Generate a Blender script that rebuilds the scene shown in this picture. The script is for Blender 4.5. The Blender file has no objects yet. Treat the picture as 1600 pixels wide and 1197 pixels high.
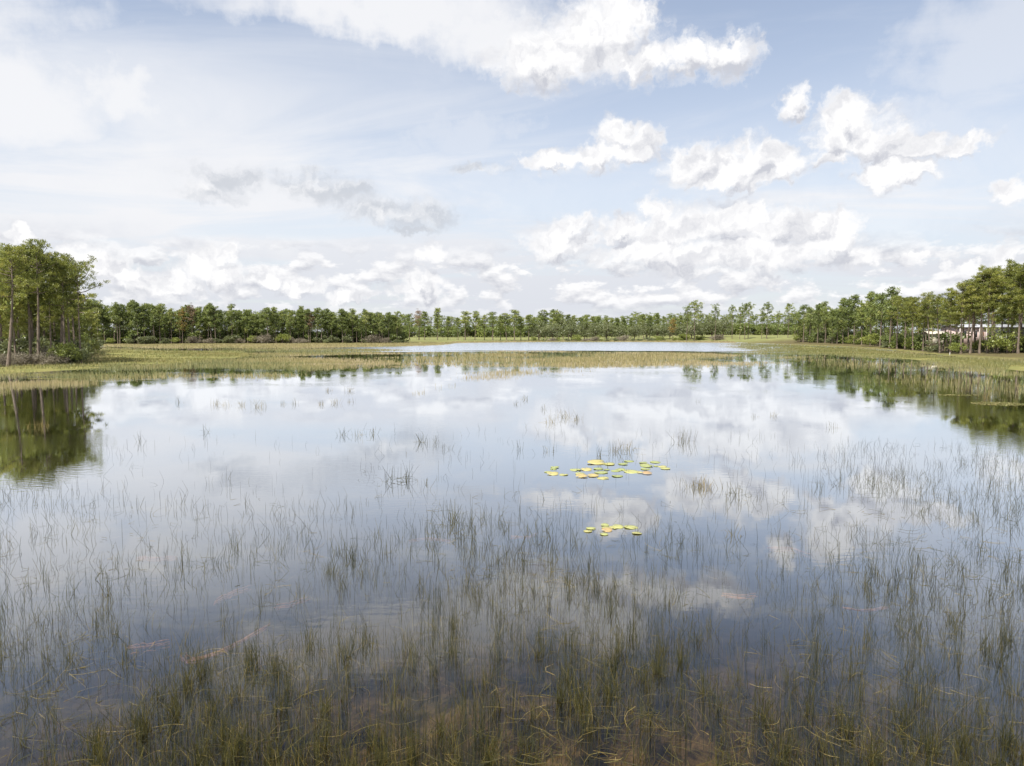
import bpy, math, random
import numpy as np
from mathutils import Vector, Matrix

R = math.radians
scene = bpy.context.scene
col = scene.collection

# ------------------------------------------------------------------ camera
F_PX = 1067.0                     # focal length in photo pixels (1600 wide, 24 mm equivalent)
HORIZON = 520.0
CAM_H = 4.6
PITCH = math.atan((598.5 - HORIZON) / F_PX)
cam_d = bpy.data.cameras.new('camera')
cam = bpy.data.objects.new('camera', cam_d)
col.objects.link(cam)
cam.location = (0, 0, CAM_H)
cam.rotation_euler = (math.pi / 2 - PITCH, 0, 0)
cam_d.sensor_width = 36.0
cam_d.lens = 36.0 * F_PX / 1600.0
cam_d.clip_start = 0.1
cam_d.clip_end = 20000
scene.camera = cam

# ------------------------------------------------------------------ exposure
vs = scene.view_settings
vs.view_transform = 'Standard'
vs.look = 'None'
vs.exposure = 0.8
vs.gamma = 1.0
vs.use_curve_mapping = False
scene.cycles.max_bounces = 8
scene.cycles.transparent_max_bounces = 12
scene.cycles.use_adaptive_sampling = True
scene.cycles.adaptive_threshold = 0.015

SUN_EL, SUN_AZ = 56.0, -148.0      # degrees; azimuth from +Y, clockwise
sun_d = bpy.data.lights.new('sun', 'SUN')
sun = bpy.data.objects.new('sun', sun_d)
col.objects.link(sun)
sun_d.energy = 5.0
sun_d.angle = R(1.0)
sun_d.color = (1.0, 0.95, 0.87)
sd = Vector((math.sin(R(SUN_AZ)) * math.cos(R(SUN_EL)), math.cos(R(SUN_AZ)) * math.cos(R(SUN_EL)), math.sin(R(SUN_EL))))
sun.rotation_euler = (-sd).to_track_quat('-Z', 'Y').to_euler()


def ray(px, py):
    """photo pixel -> world direction"""
    x, y = (px - 800.0) / F_PX, (598.5 - py) / F_PX
    return Vector((x, math.cos(PITCH) + y * math.sin(PITCH), -math.sin(PITCH) + y * math.cos(PITCH)))


def G(px, py, z=0.0):
    """photo pixel -> point on the level z"""
    d = ray(px, py)
    t = (z - CAM_H) / d.z
    return (d.x * t, d.y * t)


def at_depth(px, depth):
    return ((px - 800.0) / F_PX * depth, depth)


def azel(px, py):
    d = ray(px, py).normalized()
    return math.atan2(d.x, d.y), math.asin(d.z)


# ------------------------------------------------------------------ world: sky with clouds
class NT:
    def __init__(s, tree):
        s.t = tree
        s.n = tree.nodes
        s.l = tree.links

    def put(s, node, key, v):
        if v is None:
            return
        sock = node.inputs[key]
        if isinstance(v, bpy.types.NodeSocket):
            s.l.new(v, sock)
        else:
            sock.default_value = v

    def math(s, op, a, b=None, c=None, clamp=False):
        n = s.n.new('ShaderNodeMath')
        n.operation = op
        n.use_clamp = clamp
        for i, v in enumerate((a, b, c)):
            s.put(n, i, v)
        return n.outputs[0]

    def vec(s, op, a, b=None, c=None):
        n = s.n.new('ShaderNodeVectorMath')
        n.operation = op
        for i, v in enumerate((a, b, c)):
            s.put(n, i, v)
        return n.outputs['Value'] if op in ('LENGTH', 'DOT_PRODUCT', 'DISTANCE') else n.outputs[0]

    def comb(s, x, y, z=0.0):
        n = s.n.new('ShaderNodeCombineXYZ')
        for i, v in enumerate((x, y, z)):
            s.put(n, i, v)
        return n.outputs[0]

    def sep(s, v):
        n = s.n.new('ShaderNodeSeparateXYZ')
        s.put(n, 0, v)
        return n.outputs

    def noise(s, v, scale, detail=5, rough=0.55, dim='2D', dist=0.0, color=False):
        n = s.n.new('ShaderNodeTexNoise')
        n.noise_dimensions = dim
        s.put(n, 'Vector', v)
        s.put(n, 'Scale', scale)
        n.inputs['Detail'].default_value = detail
        n.inputs['Roughness'].default_value = rough
        n.inputs['Distortion'].default_value = dist
        return n.outputs['Color'] if color else n.outputs['Fac']

    def ss(s, v, a, b, lo=0.0, hi=1.0):
        n = s.n.new('ShaderNodeMapRange')
        n.interpolation_type = 'SMOOTHSTEP'
        n.clamp = True
        s.put(n, 'Value', v)
        n.inputs['From Min'].default_value = a
        n.inputs['From Max'].default_value = b
        n.inputs['To Min'].default_value = lo
        n.inputs['To Max'].default_value = hi
        return n.outputs[0]

    def mix(s, f, a, b):
        n = s.n.new('ShaderNodeMix')
        n.data_type = 'RGBA'
        s.put(n, 0, f)
        s.put(n, 6, a)
        s.put(n, 7, b)
        return n.outputs[2]

    def ramp(s, f, stops):
        n = s.n.new('ShaderNodeValToRGB')
        e = n.color_ramp.elements
        while len(e) < len(stops):
            e.new(0.5)
        for el, (p, c) in zip(e, stops):
            el.position = p
            el.color = (c[0], c[1], c[2], 1)
        s.put(n, 0, f)
        return n.outputs[0]


world = bpy.data.worlds.new('World')
scene.world = world
world.use_nodes = True
wt = world.node_tree
wt.nodes.clear()
W = NT(wt)
out = wt.nodes.new('ShaderNodeOutputWorld')
bg = wt.nodes.new('ShaderNodeBackground')
SKY_STRENGTH = 0.09
bg.inputs['Strength'].default_value = SKY_STRENGTH
wt.links.new(bg.outputs[0], out.inputs[0])
sky = wt.nodes.new('ShaderNodeTexSky')
sky.sky_type = 'NISHITA'
sky.sun_disc = False
sky.sun_elevation = R(SUN_EL)
sky.sun_rotation = R(SUN_AZ % 360)
sky.air_density = 1.0
sky.dust_density = 0.6
sky.ozone_density = 2.0
tc = wt.nodes.new('ShaderNodeTexCoord')
dirv = W.vec('NORMALIZE', tc.outputs['Generated'])
dx, dy, dz = W.sep(dirv)
az = W.math('ARCTAN2', dx, dy)
el = W.math('ARCSINE', dz)
P = W.comb(az, el)

# warped coordinates give the cumulus their billows
n1 = W.noise(P, 16.0, 5, 0.58, color=True)
n1v = W.vec('SUBTRACT', n1, (0.5, 0.5, 0.5))
n2 = W.noise(P, 60.0, 4, 0.6, color=True)
n2v = W.vec('SUBTRACT', n2, (0.5, 0.5, 0.5))
Pw = W.vec('ADD', P, W.vec('ADD', W.vec('MULTIPLY', n1v, (0.075, 0.05, 0)), W.vec('MULTIPLY', n2v, (0.024, 0.018, 0))))


def blobs(lst, coord):
    """smallest normalised distance to a set of ellipses given in photo pixels"""
    acc = None
    for (px, py, rx, ry) in lst:
        a, e = azel(px, py)
        a2, _ = azel(px + rx, py)
        _, e2 = azel(px, py - ry)
        ra, re = abs(a2 - a), abs(e2 - e)
        v = W.vec('MULTIPLY_ADD', coord, (1 / ra, 1 / re, 0.0), (-a / ra, -e / re, 0.0))
        d = W.vec('LENGTH', v)
        acc = d if acc is None else W.math('MINIMUM', acc, d)
    return acc


WHITE = [(850, 95, 80, 42), (925, 62, 85, 62), (965, 40, 60, 50), (1010, 95, 50, 28), (1075, 88, 50, 30), (1130, 85, 48, 32),
         (975, 208, 40, 27), (1012, 218, 26, 24), (935, 245, 50, 22), (860, 252, 55, 13), (985, 238, 45, 20),
         (1085, 258, 50, 36), (1140, 265, 55, 30), (1185, 252, 52, 34), (1225, 262, 40, 24), (1150, 284, 105, 14),
         (1330, 188, 48, 38), (1365, 218, 62, 32), (1300, 220, 45, 35), (1430, 230, 70, 20), (1500, 222, 40, 14), (1300, 250, 40, 13),
         (1400, 272, 58, 24), (1440, 266, 30, 18), (1238, 163, 28, 20), (1590, 302, 34, 20),
         (878, 378, 54, 32), (898, 352, 22, 20), (965, 356, 36, 20), (1022, 335, 26, 20), (1050, 358, 60, 32),
         (1135, 345, 75, 34), (1222, 348, 55, 28), (1275, 352, 28, 18), (1305, 375, 48, 34), (1345, 402, 36, 22),
         (1180, 395, 105, 34), (1040, 395, 110, 30),
         (150, 412, 50, 28), (205, 435, 50, 24), (265, 445, 60, 22), (335, 428, 62, 28), (343, 398, 30, 20),
         (30, 370, 36, 22), (410, 440, 25, 14), (470, 452, 40, 14), (545, 460, 40, 12), (680, 397, 24, 18), (660, 450, 40, 24),
         (1447, 403, 24, 12), (1490, 415, 24, 9), (1565, 402, 38, 16)]
GREY = [(350, 278, 40, 22), (325, 303, 45, 12), (485, 288, 58, 22), (540, 297, 42, 16), (600, 330, 55, 20), (650, 340, 50, 20),
        (640, 362, 34, 7), (745, 262, 34, 9)]
relief = W.noise(Pw, 26.0, 6, 0.6)
relief_s = W.noise(W.vec('ADD', Pw, (-0.009, 0.014, 0)), 26.0, 3, 0.5)     # towards the sun: up and to the left
emboss = W.math('SUBTRACT', relief, relief_s)

dW = blobs(WHITE, Pw)
dWn = W.math('ADD', dW, W.math('MULTIPLY', W.math('SUBTRACT', relief, 0.5), 1.5))
mW = W.ss(dWn, 1.46, 0.64)
dWs = blobs(WHITE, W.vec('ADD', Pw, (-0.006, 0.017, 0)))          # the same clouds, a little towards the sun: tops are bright, bases grey
hump = W.math('SUBTRACT', dWs, dW)
dG = blobs(GREY, Pw)
dGn = W.math('ADD', dG, W.math('MULTIPLY', W.math('SUBTRACT', relief, 0.5), 0.9))
mG = W.ss(dGn, 1.6, 0.35, 0.0, 0.85)

# rows of small cumulus low above the horizon, all the way round
low = W.noise(W.comb(W.math('MULTIPLY', az, 15.0), W.math('MULTIPLY', el, 33.0), 0.0), 1.0, 7, 0.6)
band = W.math('MULTIPLY', W.ss(el, 0.015, 0.05), W.ss(el, 0.14, 0.09))
mL = W.math('MULTIPLY', W.ss(low, 0.43, 0.55), band)
# beside and behind the camera the same cumulus go on
far_side = W.ss(W.math('ABSOLUTE', az), 0.70, 0.95)
gen = W.noise(W.comb(W.math('MULTIPLY', az, 3.2), W.math('MULTIPLY', el, 6.5), 0.0), 1.0, 7, 0.55)
mS = W.math('MULTIPLY', W.math('MULTIPLY', W.ss(gen, 0.54, 0.62), far_side), W.ss(el, 1.1, 0.7))
mC = W.math('MAXIMUM', W.math('MAXIMUM', mW, mS), W.math('MULTIPLY', mL, 0.9))

# high thin cloud, seen in perspective
pz = W.math('ADD', W.math('MAXIMUM', dz, 0.0), 0.10)
plane = W.comb(W.math('DIVIDE', dx, pz), W.math('DIVIDE', dy, pz))
c1 = W.noise(W.vec('MULTIPLY', W.vec('ADD', plane, (0.6, 0.25, 0)), (0.55, 1.0, 1)), 0.9, 7, 0.6, dist=0.5)
CIRRUS = [(40, 150, 250, 150), (200, 130, 150, 80), (600, 15, 270, 60), (770, 60, 160, 60)]
THIN = [(560, 240, 240, 50), (720, 210, 130, 60), (760, 290, 220, 30), (1560, 90, 200, 130), (1420, 210, 220, 70), (1300, 330, 280, 26), (250, 330, 330, 60)]
Pc = W.vec('ADD', P, W.vec('MULTIPLY', n1v, (0.16, 0.10, 0)))
cn = W.math('MULTIPLY', W.math('SUBTRACT', c1, 0.5), 1.5)
mCi = W.ss(W.math('ADD', blobs(CIRRUS, Pc), cn), 1.75, 0.25, 0.0, 0.95)
mTh = W.ss(W.math('ADD', blobs(THIN, Pc), cn), 1.7, 0.20, 0.0, 0.66)
mCi = W.math('MAXIMUM', mCi, mTh)
veil = W.math('ADD', W.ss(c1, 0.35, 0.72, 0.27, 0.70), W.ss(el, 0.46, 0.03, 0.0, 0.55), clamp=True)
veil = W.math('MAXIMUM', veil, mCi)

k = 0.59 / SKY_STRENGTH              # cloud brightness; the exposure is set for the shade
skycol = sky.outputs[0]
veil_c = (0.845 * k, 0.862 * k, 0.905 * k, 1)
white_c = (1.0 * k, 0.995 * k, 1.0 * k, 1)
shade_c = (0.60 * k, 0.615 * k, 0.675 * k, 1)
grey_c = (0.60 * k, 0.63 * k, 0.685 * k, 1)
veil_low = W.mix(W.ss(el, 0.20, 0.03), veil_c, (0.725 * k, 0.75 * k, 0.81 * k, 1))       # greyer, thicker air low down
vcol = W.mix(W.math('MULTIPLY', mCi, 0.85), veil_low, (0.93 * k, 0.93 * k, 0.945 * k, 1))
c = W.mix(veil, skycol, vcol)
c = W.mix(mG, c, W.mix(W.math('MULTIPLY_ADD', emboss, 2.0, 0.20, clamp=True), grey_c, white_c))
lit_w = W.math('ADD', W.math('MULTIPLY', emboss, 1.8), W.ss(hump, -0.75, 0.15, 0.12, 0.92), clamp=True)
low_up = W.noise(W.comb(W.math('MULTIPLY', az, 15.0), W.math('MULTIPLY_ADD', el, 33.0, 0.28), 0.0), 1.0, 4, 0.55)
lit_l = W.math('MULTIPLY_ADD', W.math('SUBTRACT', low, low_up), 3.4, 0.58, clamp=True)      # the low rows: bright tops, grey undersides
nL = wt.nodes.new('ShaderNodeMix')
W.put(nL, 0, mW)
W.put(nL, 2, lit_l)
W.put(nL, 3, lit_w)
lit = nL.outputs[0]
ccol = W.mix(lit, shade_c, white_c)
c = W.mix(mC, c, ccol)
wt.links.new(c, bg.inputs['Color'])
world.cycles.sampling_method = 'MANUAL'
world.cycles.sample_map_resolution = 512

# ------------------------------------------------------------------ helpers
rng = np.random.default_rng(7)
random.seed(7)


def make_mesh(name, V, F, mat=None, attrs=None, smooth=False):
    """V (n,3), F list of index arrays (m,3) and/or (m,4)"""
    if not isinstance(F, (list, tuple)):
        F = [F]
    F = [np.asarray(f, dtype=np.int32) for f in F if len(f)]
    me = bpy.data.meshes.new(name)
    V = np.asarray(V, dtype=np.float32)
    me.vertices.add(len(V))
    me.vertices.foreach_set('co', V.ravel())
    nl = sum(f.size for f in F)
    nf = sum(len(f) for f in F)
    me.loops.add(nl)
    me.polygons.add(nf)
    me.loops.foreach_set('vertex_index', np.concatenate([f.ravel() for f in F]))
    starts, s = [], 0
    for f in F:
        starts.append(s + np.arange(len(f)) * f.shape[1])
        s += f.size
    me.polygons.foreach_set('loop_start', np.concatenate(starts).astype(np.int32))
    if smooth:
        me.polygons.foreach_set('use_smooth', np.ones(nf, dtype=bool))
    for k_, a in (attrs or {}).items():
        at = me.attributes.new(k_, 'FLOAT', 'POINT')
        at.data.foreach_set('value', np.asarray(a, dtype=np.float32))
    me.update(calc_edges=True)
    if mat:
        me.materials.append(mat)
    return me


def link(name, me, parent=None, loc=None):
    o = bpy.data.objects.new(name, me)
    col.objects.link(o)
    if parent:
        o.parent = parent
    if loc is not None:
        o.location = loc
    return o


def tag(o, label=None, cat=None, group=None, kind=None):
    if label:
        o['label'] = label
    if cat:
        o['category'] = cat
    if group:
        o['group'] = group
    if kind:
        o['kind'] = kind
    return o


class Geo:
    """collects vertices and faces for one mesh"""
    def __init__(s):
        s.V, s.T, s.Q, s.A, s.n = [], [], [], [], 0

    def add(s, V, tris=None, quads=None, tint=0.5):
        V = np.asarray(V, dtype=np.float64).reshape(-1, 3)
        s.V.append(V)
        if tris is not None and len(tris):
            s.T.append(np.asarray(tris) + s.n)
        if quads is not None and len(quads):
            s.Q.append(np.asarray(quads) + s.n)
        s.A.append(np.broadcast_to(np.asarray(tint, dtype=np.float64), (len(V),)))
        s.n += len(V)

    def mesh(s, name, mat, smooth=False):
        F = []
        if s.T:
            F.append(np.concatenate(s.T))
        if s.Q:
            F.append(np.concatenate(s.Q))
        return make_mesh(name, np.concatenate(s.V), F, mat, {'tint': np.concatenate(s.A)}, smooth)

    def arrays(s):
        return (np.concatenate(s.V), np.concatenate(s.T) if s.T else np.zeros((0, 3), int),
                np.concatenate(s.Q) if s.Q else np.zeros((0, 4), int), np.concatenate(s.A))


def unit(v):
    return v / np.maximum(np.linalg.norm(v, axis=-1, keepdims=True), 1e-9)


def tubes(P_, Rad, kk):
    """P_ (N,S,3) centre lines, Rad (N,S) radii -> vertices, quads of N tubes with kk sides"""
    P_ = np.asarray(P_, float)
    N, S, _ = P_.shape
    d = unit(P_[:, -1] - P_[:, 0])
    ref = np.where(np.abs(d[:, 2:3]) > 0.9, np.array([[1.0, 0, 0]]), np.array([[0, 0, 1.0]]))
    a = unit(np.cross(d, ref))
    b = np.cross(d, a)
    th = np.arange(kk) / kk * 2 * np.pi
    ring = a[:, None, :] * np.cos(th)[None, :, None] + b[:, None, :] * np.sin(th)[None, :, None]
    V = P_[:, :, None, :] + ring[:, None, :, :] * np.asarray(Rad)[:, :, None, None]
    idx = np.arange(N * S * kk).reshape(N, S, kk)
    nx = np.roll(idx, -1, axis=2)
    q = np.stack([idx[:, :-1], nx[:, :-1], nx[:, 1:], idx[:, 1:]], axis=-1).reshape(-1, 4)
    return V.reshape(-1, 3), q


def diamonds(C, D, L, Wd, g=rng):
    """leaf or needle faces: start C, direction D, length L, width Wd -> verts, quads"""
    n = len(C)
    D = unit(D)
    s_ = unit(np.cross(D, unit(g.normal(size=(n, 3)))))
    L = np.broadcast_to(np.asarray(L), (n,))[:, None]
    Wd = np.broadcast_to(np.asarray(Wd), (n,))[:, None]
    mid = C + D * L * 0.55
    V = np.stack([C, mid + s_ * Wd * 0.5, C + D * L, mid - s_ * Wd * 0.5], axis=1)
    return V.reshape(-1, 3), np.arange(4 * n).reshape(n, 4)


def in_poly(x, y, poly):
    r = np.zeros(len(x), bool)
    n = len(poly)
    for i in range(n):
        x1, y1 = poly[i]
        x2, y2 = poly[(i + 1) % n]
        if y1 == y2:
            continue
        cnd = ((y1 > y) != (y2 > y)) & (x < (x2 - x1) * (y - y1) / (y2 - y1) + x1)
        r ^= cnd
    return r


def poly_dist(x, y, poly):
    best = np.full(len(x), 1e9)
    n = len(poly)
    for i in range(n):
        ax, ay = poly[i]
        bx, by = poly[(i + 1) % n]
        ex, ey = bx - ax, by - ay
        t = np.clip(((x - ax) * ex + (y - ay) * ey) / (ex * ex + ey * ey + 1e-9), 0, 1)
        best = np.minimum(best, np.hypot(x - ax - t * ex, y - ay - t * ey))
    return best


def vnoise(x, y, seed=0):
    """smooth value noise, about -1..1"""
    def h(i, j):
        s_ = np.sin(i * 127.1 + j * 311.7 + seed * 74.7) * 43758.5453
        return (s_ - np.floor(s_)) * 2 - 1
    i, j = np.floor(x), np.floor(y)
    f, g_ = x - i, y - j
    f, g_ = f * f * (3 - 2 * f), g_ * g_ * (3 - 2 * g_)
    return (h(i, j) * (1 - f) + h(i + 1, j) * f) * (1 - g_) + (h(i, j + 1) * (1 - f) + h(i + 1, j + 1) * f) * g_


def fbm(x, y, seed=0, octs=4):
    a, r, s_ = 1.0, 0, 1.0
    for o in range(octs):
        r = r + a * vnoise(x * s_, y * s_, seed + o)
        a *= 0.5
        s_ *= 2.03
    return r / 1.8


# ------------------------------------------------------------------ materials
def new_mat(name):
    m = bpy.data.materials.new(name)
    m.use_nodes = True
    m.node_tree.nodes.clear()
    T = NT(m.node_tree)
    o = T.n.new('ShaderNodeOutputMaterial')
    return m, T, o


def principled(T, o, color, rough=0.8, spec=0.3, bump=None, bump_d=0.02):
    b = T.n.new('ShaderNodeBsdfPrincipled')
    T.put(b, 'Base Color', color)
    b.inputs['Roughness'].default_value = rough
    b.inputs['Specular IOR Level'].default_value = spec
    if bump is not None:
        bn = T.n.new('ShaderNodeBump')
        bn.inputs['Distance'].default_value = bump_d
        T.put(bn, 'Height', bump)
        T.l.new(bn.outputs[0], b.inputs['Normal'])
    T.l.new(b.outputs[0], o.inputs[0])
    return b


def attr(T, name):
    n = T.n.new('ShaderNodeAttribute')
    n.attribute_name = name
    return n.outputs['Fac']


def leaf_material(name, stops, transl=0.35, var=0.25, gloss=True):
    """stops: colours along the tint attribute; each object shifts a little"""
    m, T, o = new_mat(name)
    oi = T.n.new('ShaderNodeObjectInfo')
    t = T.math('ADD', attr(T, 'tint'), T.math('MULTIPLY', T.math('SUBTRACT', oi.outputs['Random'], 0.5), var), clamp=True)
    cc = T.ramp(t, stops)
    d = T.n.new('ShaderNodeBsdfDiffuse')
    T.put(d, 'Color', cc)
    tr = T.n.new('ShaderNodeBsdfTranslucent')
    T.put(tr, 'Color', T.mix(0.35, cc, (0.22, 0.22, 0.04, 1)))
    mx = T.n.new('ShaderNodeMixShader')
    mx.inputs[0].default_value = transl
    T.l.new(d.outputs[0], mx.inputs[1])
    T.l.new(tr.outputs[0], mx.inputs[2])
    last = mx
    if gloss:
        gl = T.n.new('ShaderNodeBsdfGlossy')
        gl.inputs['Roughness'].default_value = 0.45
        gl.inputs['Color'].default_value = (1, 1, 1, 1)
        m2 = T.n.new('ShaderNodeMixShader')
        m2.inputs[0].default_value = 0.03
        T.l.new(mx.outputs[0], m2.inputs[1])
        T.l.new(gl.outputs[0], m2.inputs[2])
        last = m2
    T.l.new(last.outputs[0], o.inputs[0])
    return m


M = {}
M['needles'] = leaf_material('pine_needles', [(0.0, (0.0823, 0.1026, 0.023)), (0.35, (0.1811, 0.2052, 0.0418)), (0.7, (0.2964, 0.3078, 0.0627)), (1.0, (0.3951, 0.3672, 0.094))], transl=0.45, var=0.35)
M['needles_far'] = leaf_material('pine_needles_far', [(0.0, (0.0954, 0.1254, 0.042)), (0.4, (0.1963, 0.2451, 0.0683)), (0.75, (0.3029, 0.342, 0.0945)), (1.0, (0.4039, 0.399, 0.1365))], transl=0.45, var=0.4)
M['needles_brown'] = leaf_material('dead_pine_needles', [(0.0, (0.13, 0.08, 0.05)), (0.5, (0.22, 0.135, 0.085)), (1.0, (0.32, 0.22, 0.14))])
M['needles_orange'] = leaf_material('turning_pine_needles', [(0.0, (0.16, 0.12, 0.03)), (0.5, (0.28, 0.19, 0.05)), (1.0, (0.38, 0.27, 0.08))])
M['oak_leaves'] = leaf_material('oak_leaves', [(0.0, (0.085, 0.0998, 0.045)), (0.5, (0.16, 0.1837, 0.08)), (1.0, (0.26, 0.273, 0.14))], transl=0.4)
M['shrub_leaves'] = leaf_material('shrub_leaves', [(0.0, (0.105, 0.132, 0.028)), (0.5, (0.2205, 0.2585, 0.055)), (1.0, (0.3465, 0.363, 0.09))], transl=0.4)
M['dry_brush'] = leaf_material('dry_brush', [(0.0, (0.12, 0.10, 0.075)), (0.5, (0.21, 0.18, 0.13)), (1.0, (0.31, 0.27, 0.20))], transl=0.15)
M['sedge'] = leaf_material('sedge', [(0.0, (0.0902, 0.1105, 0.0382)), (0.35, (0.1681, 0.17, 0.0595)), (0.7, (0.2952, 0.2465, 0.102)), (1.0, (0.3936, 0.3145, 0.187))], transl=0.3, var=0.0)
M['rush'] = leaf_material('rush_stems', [(0.0, (0.0228, 0.0266, 0.0095)), (0.45, (0.0646, 0.0627, 0.0167)), (0.75, (0.1444, 0.1144, 0.0268)), (1.0, (0.342, 0.2583, 0.0892))], transl=0.15, var=0.0)

m, T, o = new_mat('pine_bark')
tcb = T.n.new('ShaderNodeTexCoord')
bn = T.noise(T.vec('MULTIPLY', tcb.outputs['Object'], (6, 6, 1.2)), 1.0, 5, 0.65, dim='3D')
principled(T, o, T.ramp(bn, [(0.3, (0.07, 0.053, 0.042)), (0.55, (0.165, 0.13, 0.10)), (0.8, (0.27, 0.22, 0.175))]), 0.9, 0.2, bn, 0.04)
M['bark'] = m

# ground: lake bed under water, marsh turf, meadow
m, T, o = new_mat('ground_cover')
geo = T.n.new('ShaderNodeNewGeometry')
pos = geo.outputs['Position']
pz_ = T.sep(pos)[2]
nA = T.noise(pos, 0.35, 6, 0.6, dim='3D')
nB = T.noise(pos, 2.2, 5, 0.65, dim='3D')
nC = T.noise(T.vec('MULTIPLY', pos, (0.18, 0.42, 1)), 1.0, 7, 0.68, dim='3D', dist=0.6)
bed = T.ramp(nB, [(0.3, (0.006, 0.0045, 0.003)), (0.6, (0.018, 0.013, 0.008)), (0.85, (0.05, 0.036, 0.022))])
weed = T.ramp(nB, [(0.25, (0.030, 0.027, 0.015)), (0.7, (0.095, 0.083, 0.048))])
bed = T.mix(T.ss(nC, 0.50, 0.64), bed, weed)
litter = T.ramp(T.noise(pos, 9.0, 4, 0.7, dim='3D'), [(0.3, (0.09, 0.06, 0.03)), (0.7, (0.30, 0.21, 0.11))])
bed = T.mix(T.math('MULTIPLY', attr(T, 'litter'), T.ss(nB, 0.35, 0.6)), bed, litter)
turf = T.ramp(nA, [(0.3, (0.10, 0.115, 0.035)), (0.5, (0.17, 0.165, 0.055)), (0.72, (0.26, 0.22, 0.085))])
mead = T.ramp(nA, [(0.3, (0.12, 0.14, 0.05)), (0.7, (0.22, 0.215, 0.085))])
floor_c = T.ramp(nB, [(0.3, (0.06, 0.055, 0.025)), (0.7, (0.14, 0.115, 0.055))])
land = T.mix(attr(T, 'meadow'), turf, mead)
land = T.mix(attr(T, 'woods'), land, floor_c)
principled(T, o, T.mix(T.ss(pz_, -0.03, 0.02), bed, land), 0.9, 0.1, nB, 0.05)
M['ground'] = m

# water: clear above a dark bed, mirror-like at low angles; the far, wind-touched part is rippled
m, T, o = new_mat('lake_water')
geo = T.n.new('ShaderNodeNewGeometry')
pos = geo.outputs['Position']
wx, wy, wz = T.sep(pos)
wnz = T.noise(T.vec('MULTIPLY', pos, (0.012, 0.05, 1)), 1.0, 4, 0.6, dim='2D')
edge = T.math('ADD', wy, T.math('MULTIPLY', T.math('SUBTRACT', wnz, 0.5), 70.0))
rip = T.math('MULTIPLY', T.ss(edge, 163.0, 178.0), T.ss(wx, -75.0, -25.0))
near = T.noise(T.vec('MULTIPLY', pos, (1.0, 2.6, 1)), 2.4, 3, 0.5, dim='2D')
patch = T.ss(T.noise(pos, 0.16, 3, 0.5, dim='2D'), 0.42, 0.66, 0.12, 1.0)
farr = T.noise(T.vec('MULTIPLY', pos, (1.0, 1.6, 1)), 1.6, 3, 0.6, dim='2D')
h = T.math('ADD', T.math('MULTIPLY', T.math('MULTIPLY', near, patch), 0.0022), T.math('MULTIPLY', T.math('MULTIPLY', farr, rip), 0.012))
bn = T.n.new('ShaderNodeBump')
bn.inputs['Distance'].default_value = 1.0
bn.inputs['Strength'].default_value = 1.0
T.put(bn, 'Height', h)
lw = T.n.new('ShaderNodeLayerWeight')
lw.inputs['Blend'].default_value = 0.5
fr = T.math('MULTIPLY_ADD', T.math('POWER', T.ss(lw.outputs['Facing'], 0.36, 0.97), 1.4), 0.95, 0.03, clamp=True)
gl = T.n.new('ShaderNodeBsdfGlossy')
T.put(gl, 'Roughness', T.math('MULTIPLY', T.math('MULTIPLY', rip, T.ss(farr, 0.25, 0.6, 0.5, 1.0)), 0.34))     # wavelets too small to see one by one
gl.inputs['Color'].default_value = (0.93, 0.96, 1.0, 1)
T.l.new(bn.outputs[0], gl.inputs['Normal'])
tp = T.n.new('ShaderNodeBsdfTransparent')
tp.inputs['Color'].default_value = (0.74, 0.70, 0.58, 1)
mx = T.n.new('ShaderNodeMixShader')
T.put(mx, 0, fr)
T.l.new(tp.outputs[0], mx.inputs[1])
T.l.new(gl.outputs[0], mx.inputs[2])
T.l.new(mx.outputs[0], o.inputs[0])
M['water'] = m


def plain(name, c, rough=0.7, spec=0.3, noise=0.0, scale=3.0):
    m, T, o = new_mat(name)
    if noise:
        g_ = T.n.new('ShaderNodeTexCoord')
        n_ = T.noise(g_.outputs['Object'], scale, 4, 0.6, dim='3D')
        lo = tuple(v * (1 - noise) for v in c)
        hi = tuple(min(1, v * (1 + noise)) for v in c)
        principled(T, o, T.ramp(n_, [(0.3, lo), (0.7, hi)]), rough, spec)
    else:
        principled(T, o, (*c, 1), rough, spec)
    return m


M['house_wall'] = plain('pink_white_siding', (0.50, 0.39, 0.365), 0.7, 0.3, 0.08)
M['house_wall_grey'] = plain('pale_grey_siding', (0.55, 0.56, 0.55), 0.7, 0.3, 0.08)
M['house_roof'] = plain('light_grey_metal_roof', (0.30, 0.31, 0.33), 0.5, 0.4, 0.1)
M['trim'] = plain('white_trim', (0.52, 0.48, 0.46), 0.6, 0.3)
M['dark_glass'] = plain('dark_window_glass', (0.03, 0.035, 0.04), 0.1, 0.6)
M['door'] = plain('brown_door', (0.16, 0.09, 0.055), 0.6, 0.3, 0.1)
M['cream'] = plain('cream_panel', (0.46, 0.42, 0.34), 0.6, 0.3, 0.08)
M['white'] = plain('white_paint', (0.78, 0.77, 0.73), 0.6, 0.3, 0.05)
M['wood'] = plain('weathered_wood', (0.17, 0.145, 0.12), 0.9, 0.2, 0.25, 8)
M['stalk'] = plain('drowned_red_stalk', (0.20, 0.105, 0.06), 0.9, 0.1, 0.4, 9)
M['mat_plants'] = plain('floating_mat_plants', (0.30, 0.30, 0.13), 0.9, 0.1, 0.4, 3.5)

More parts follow.
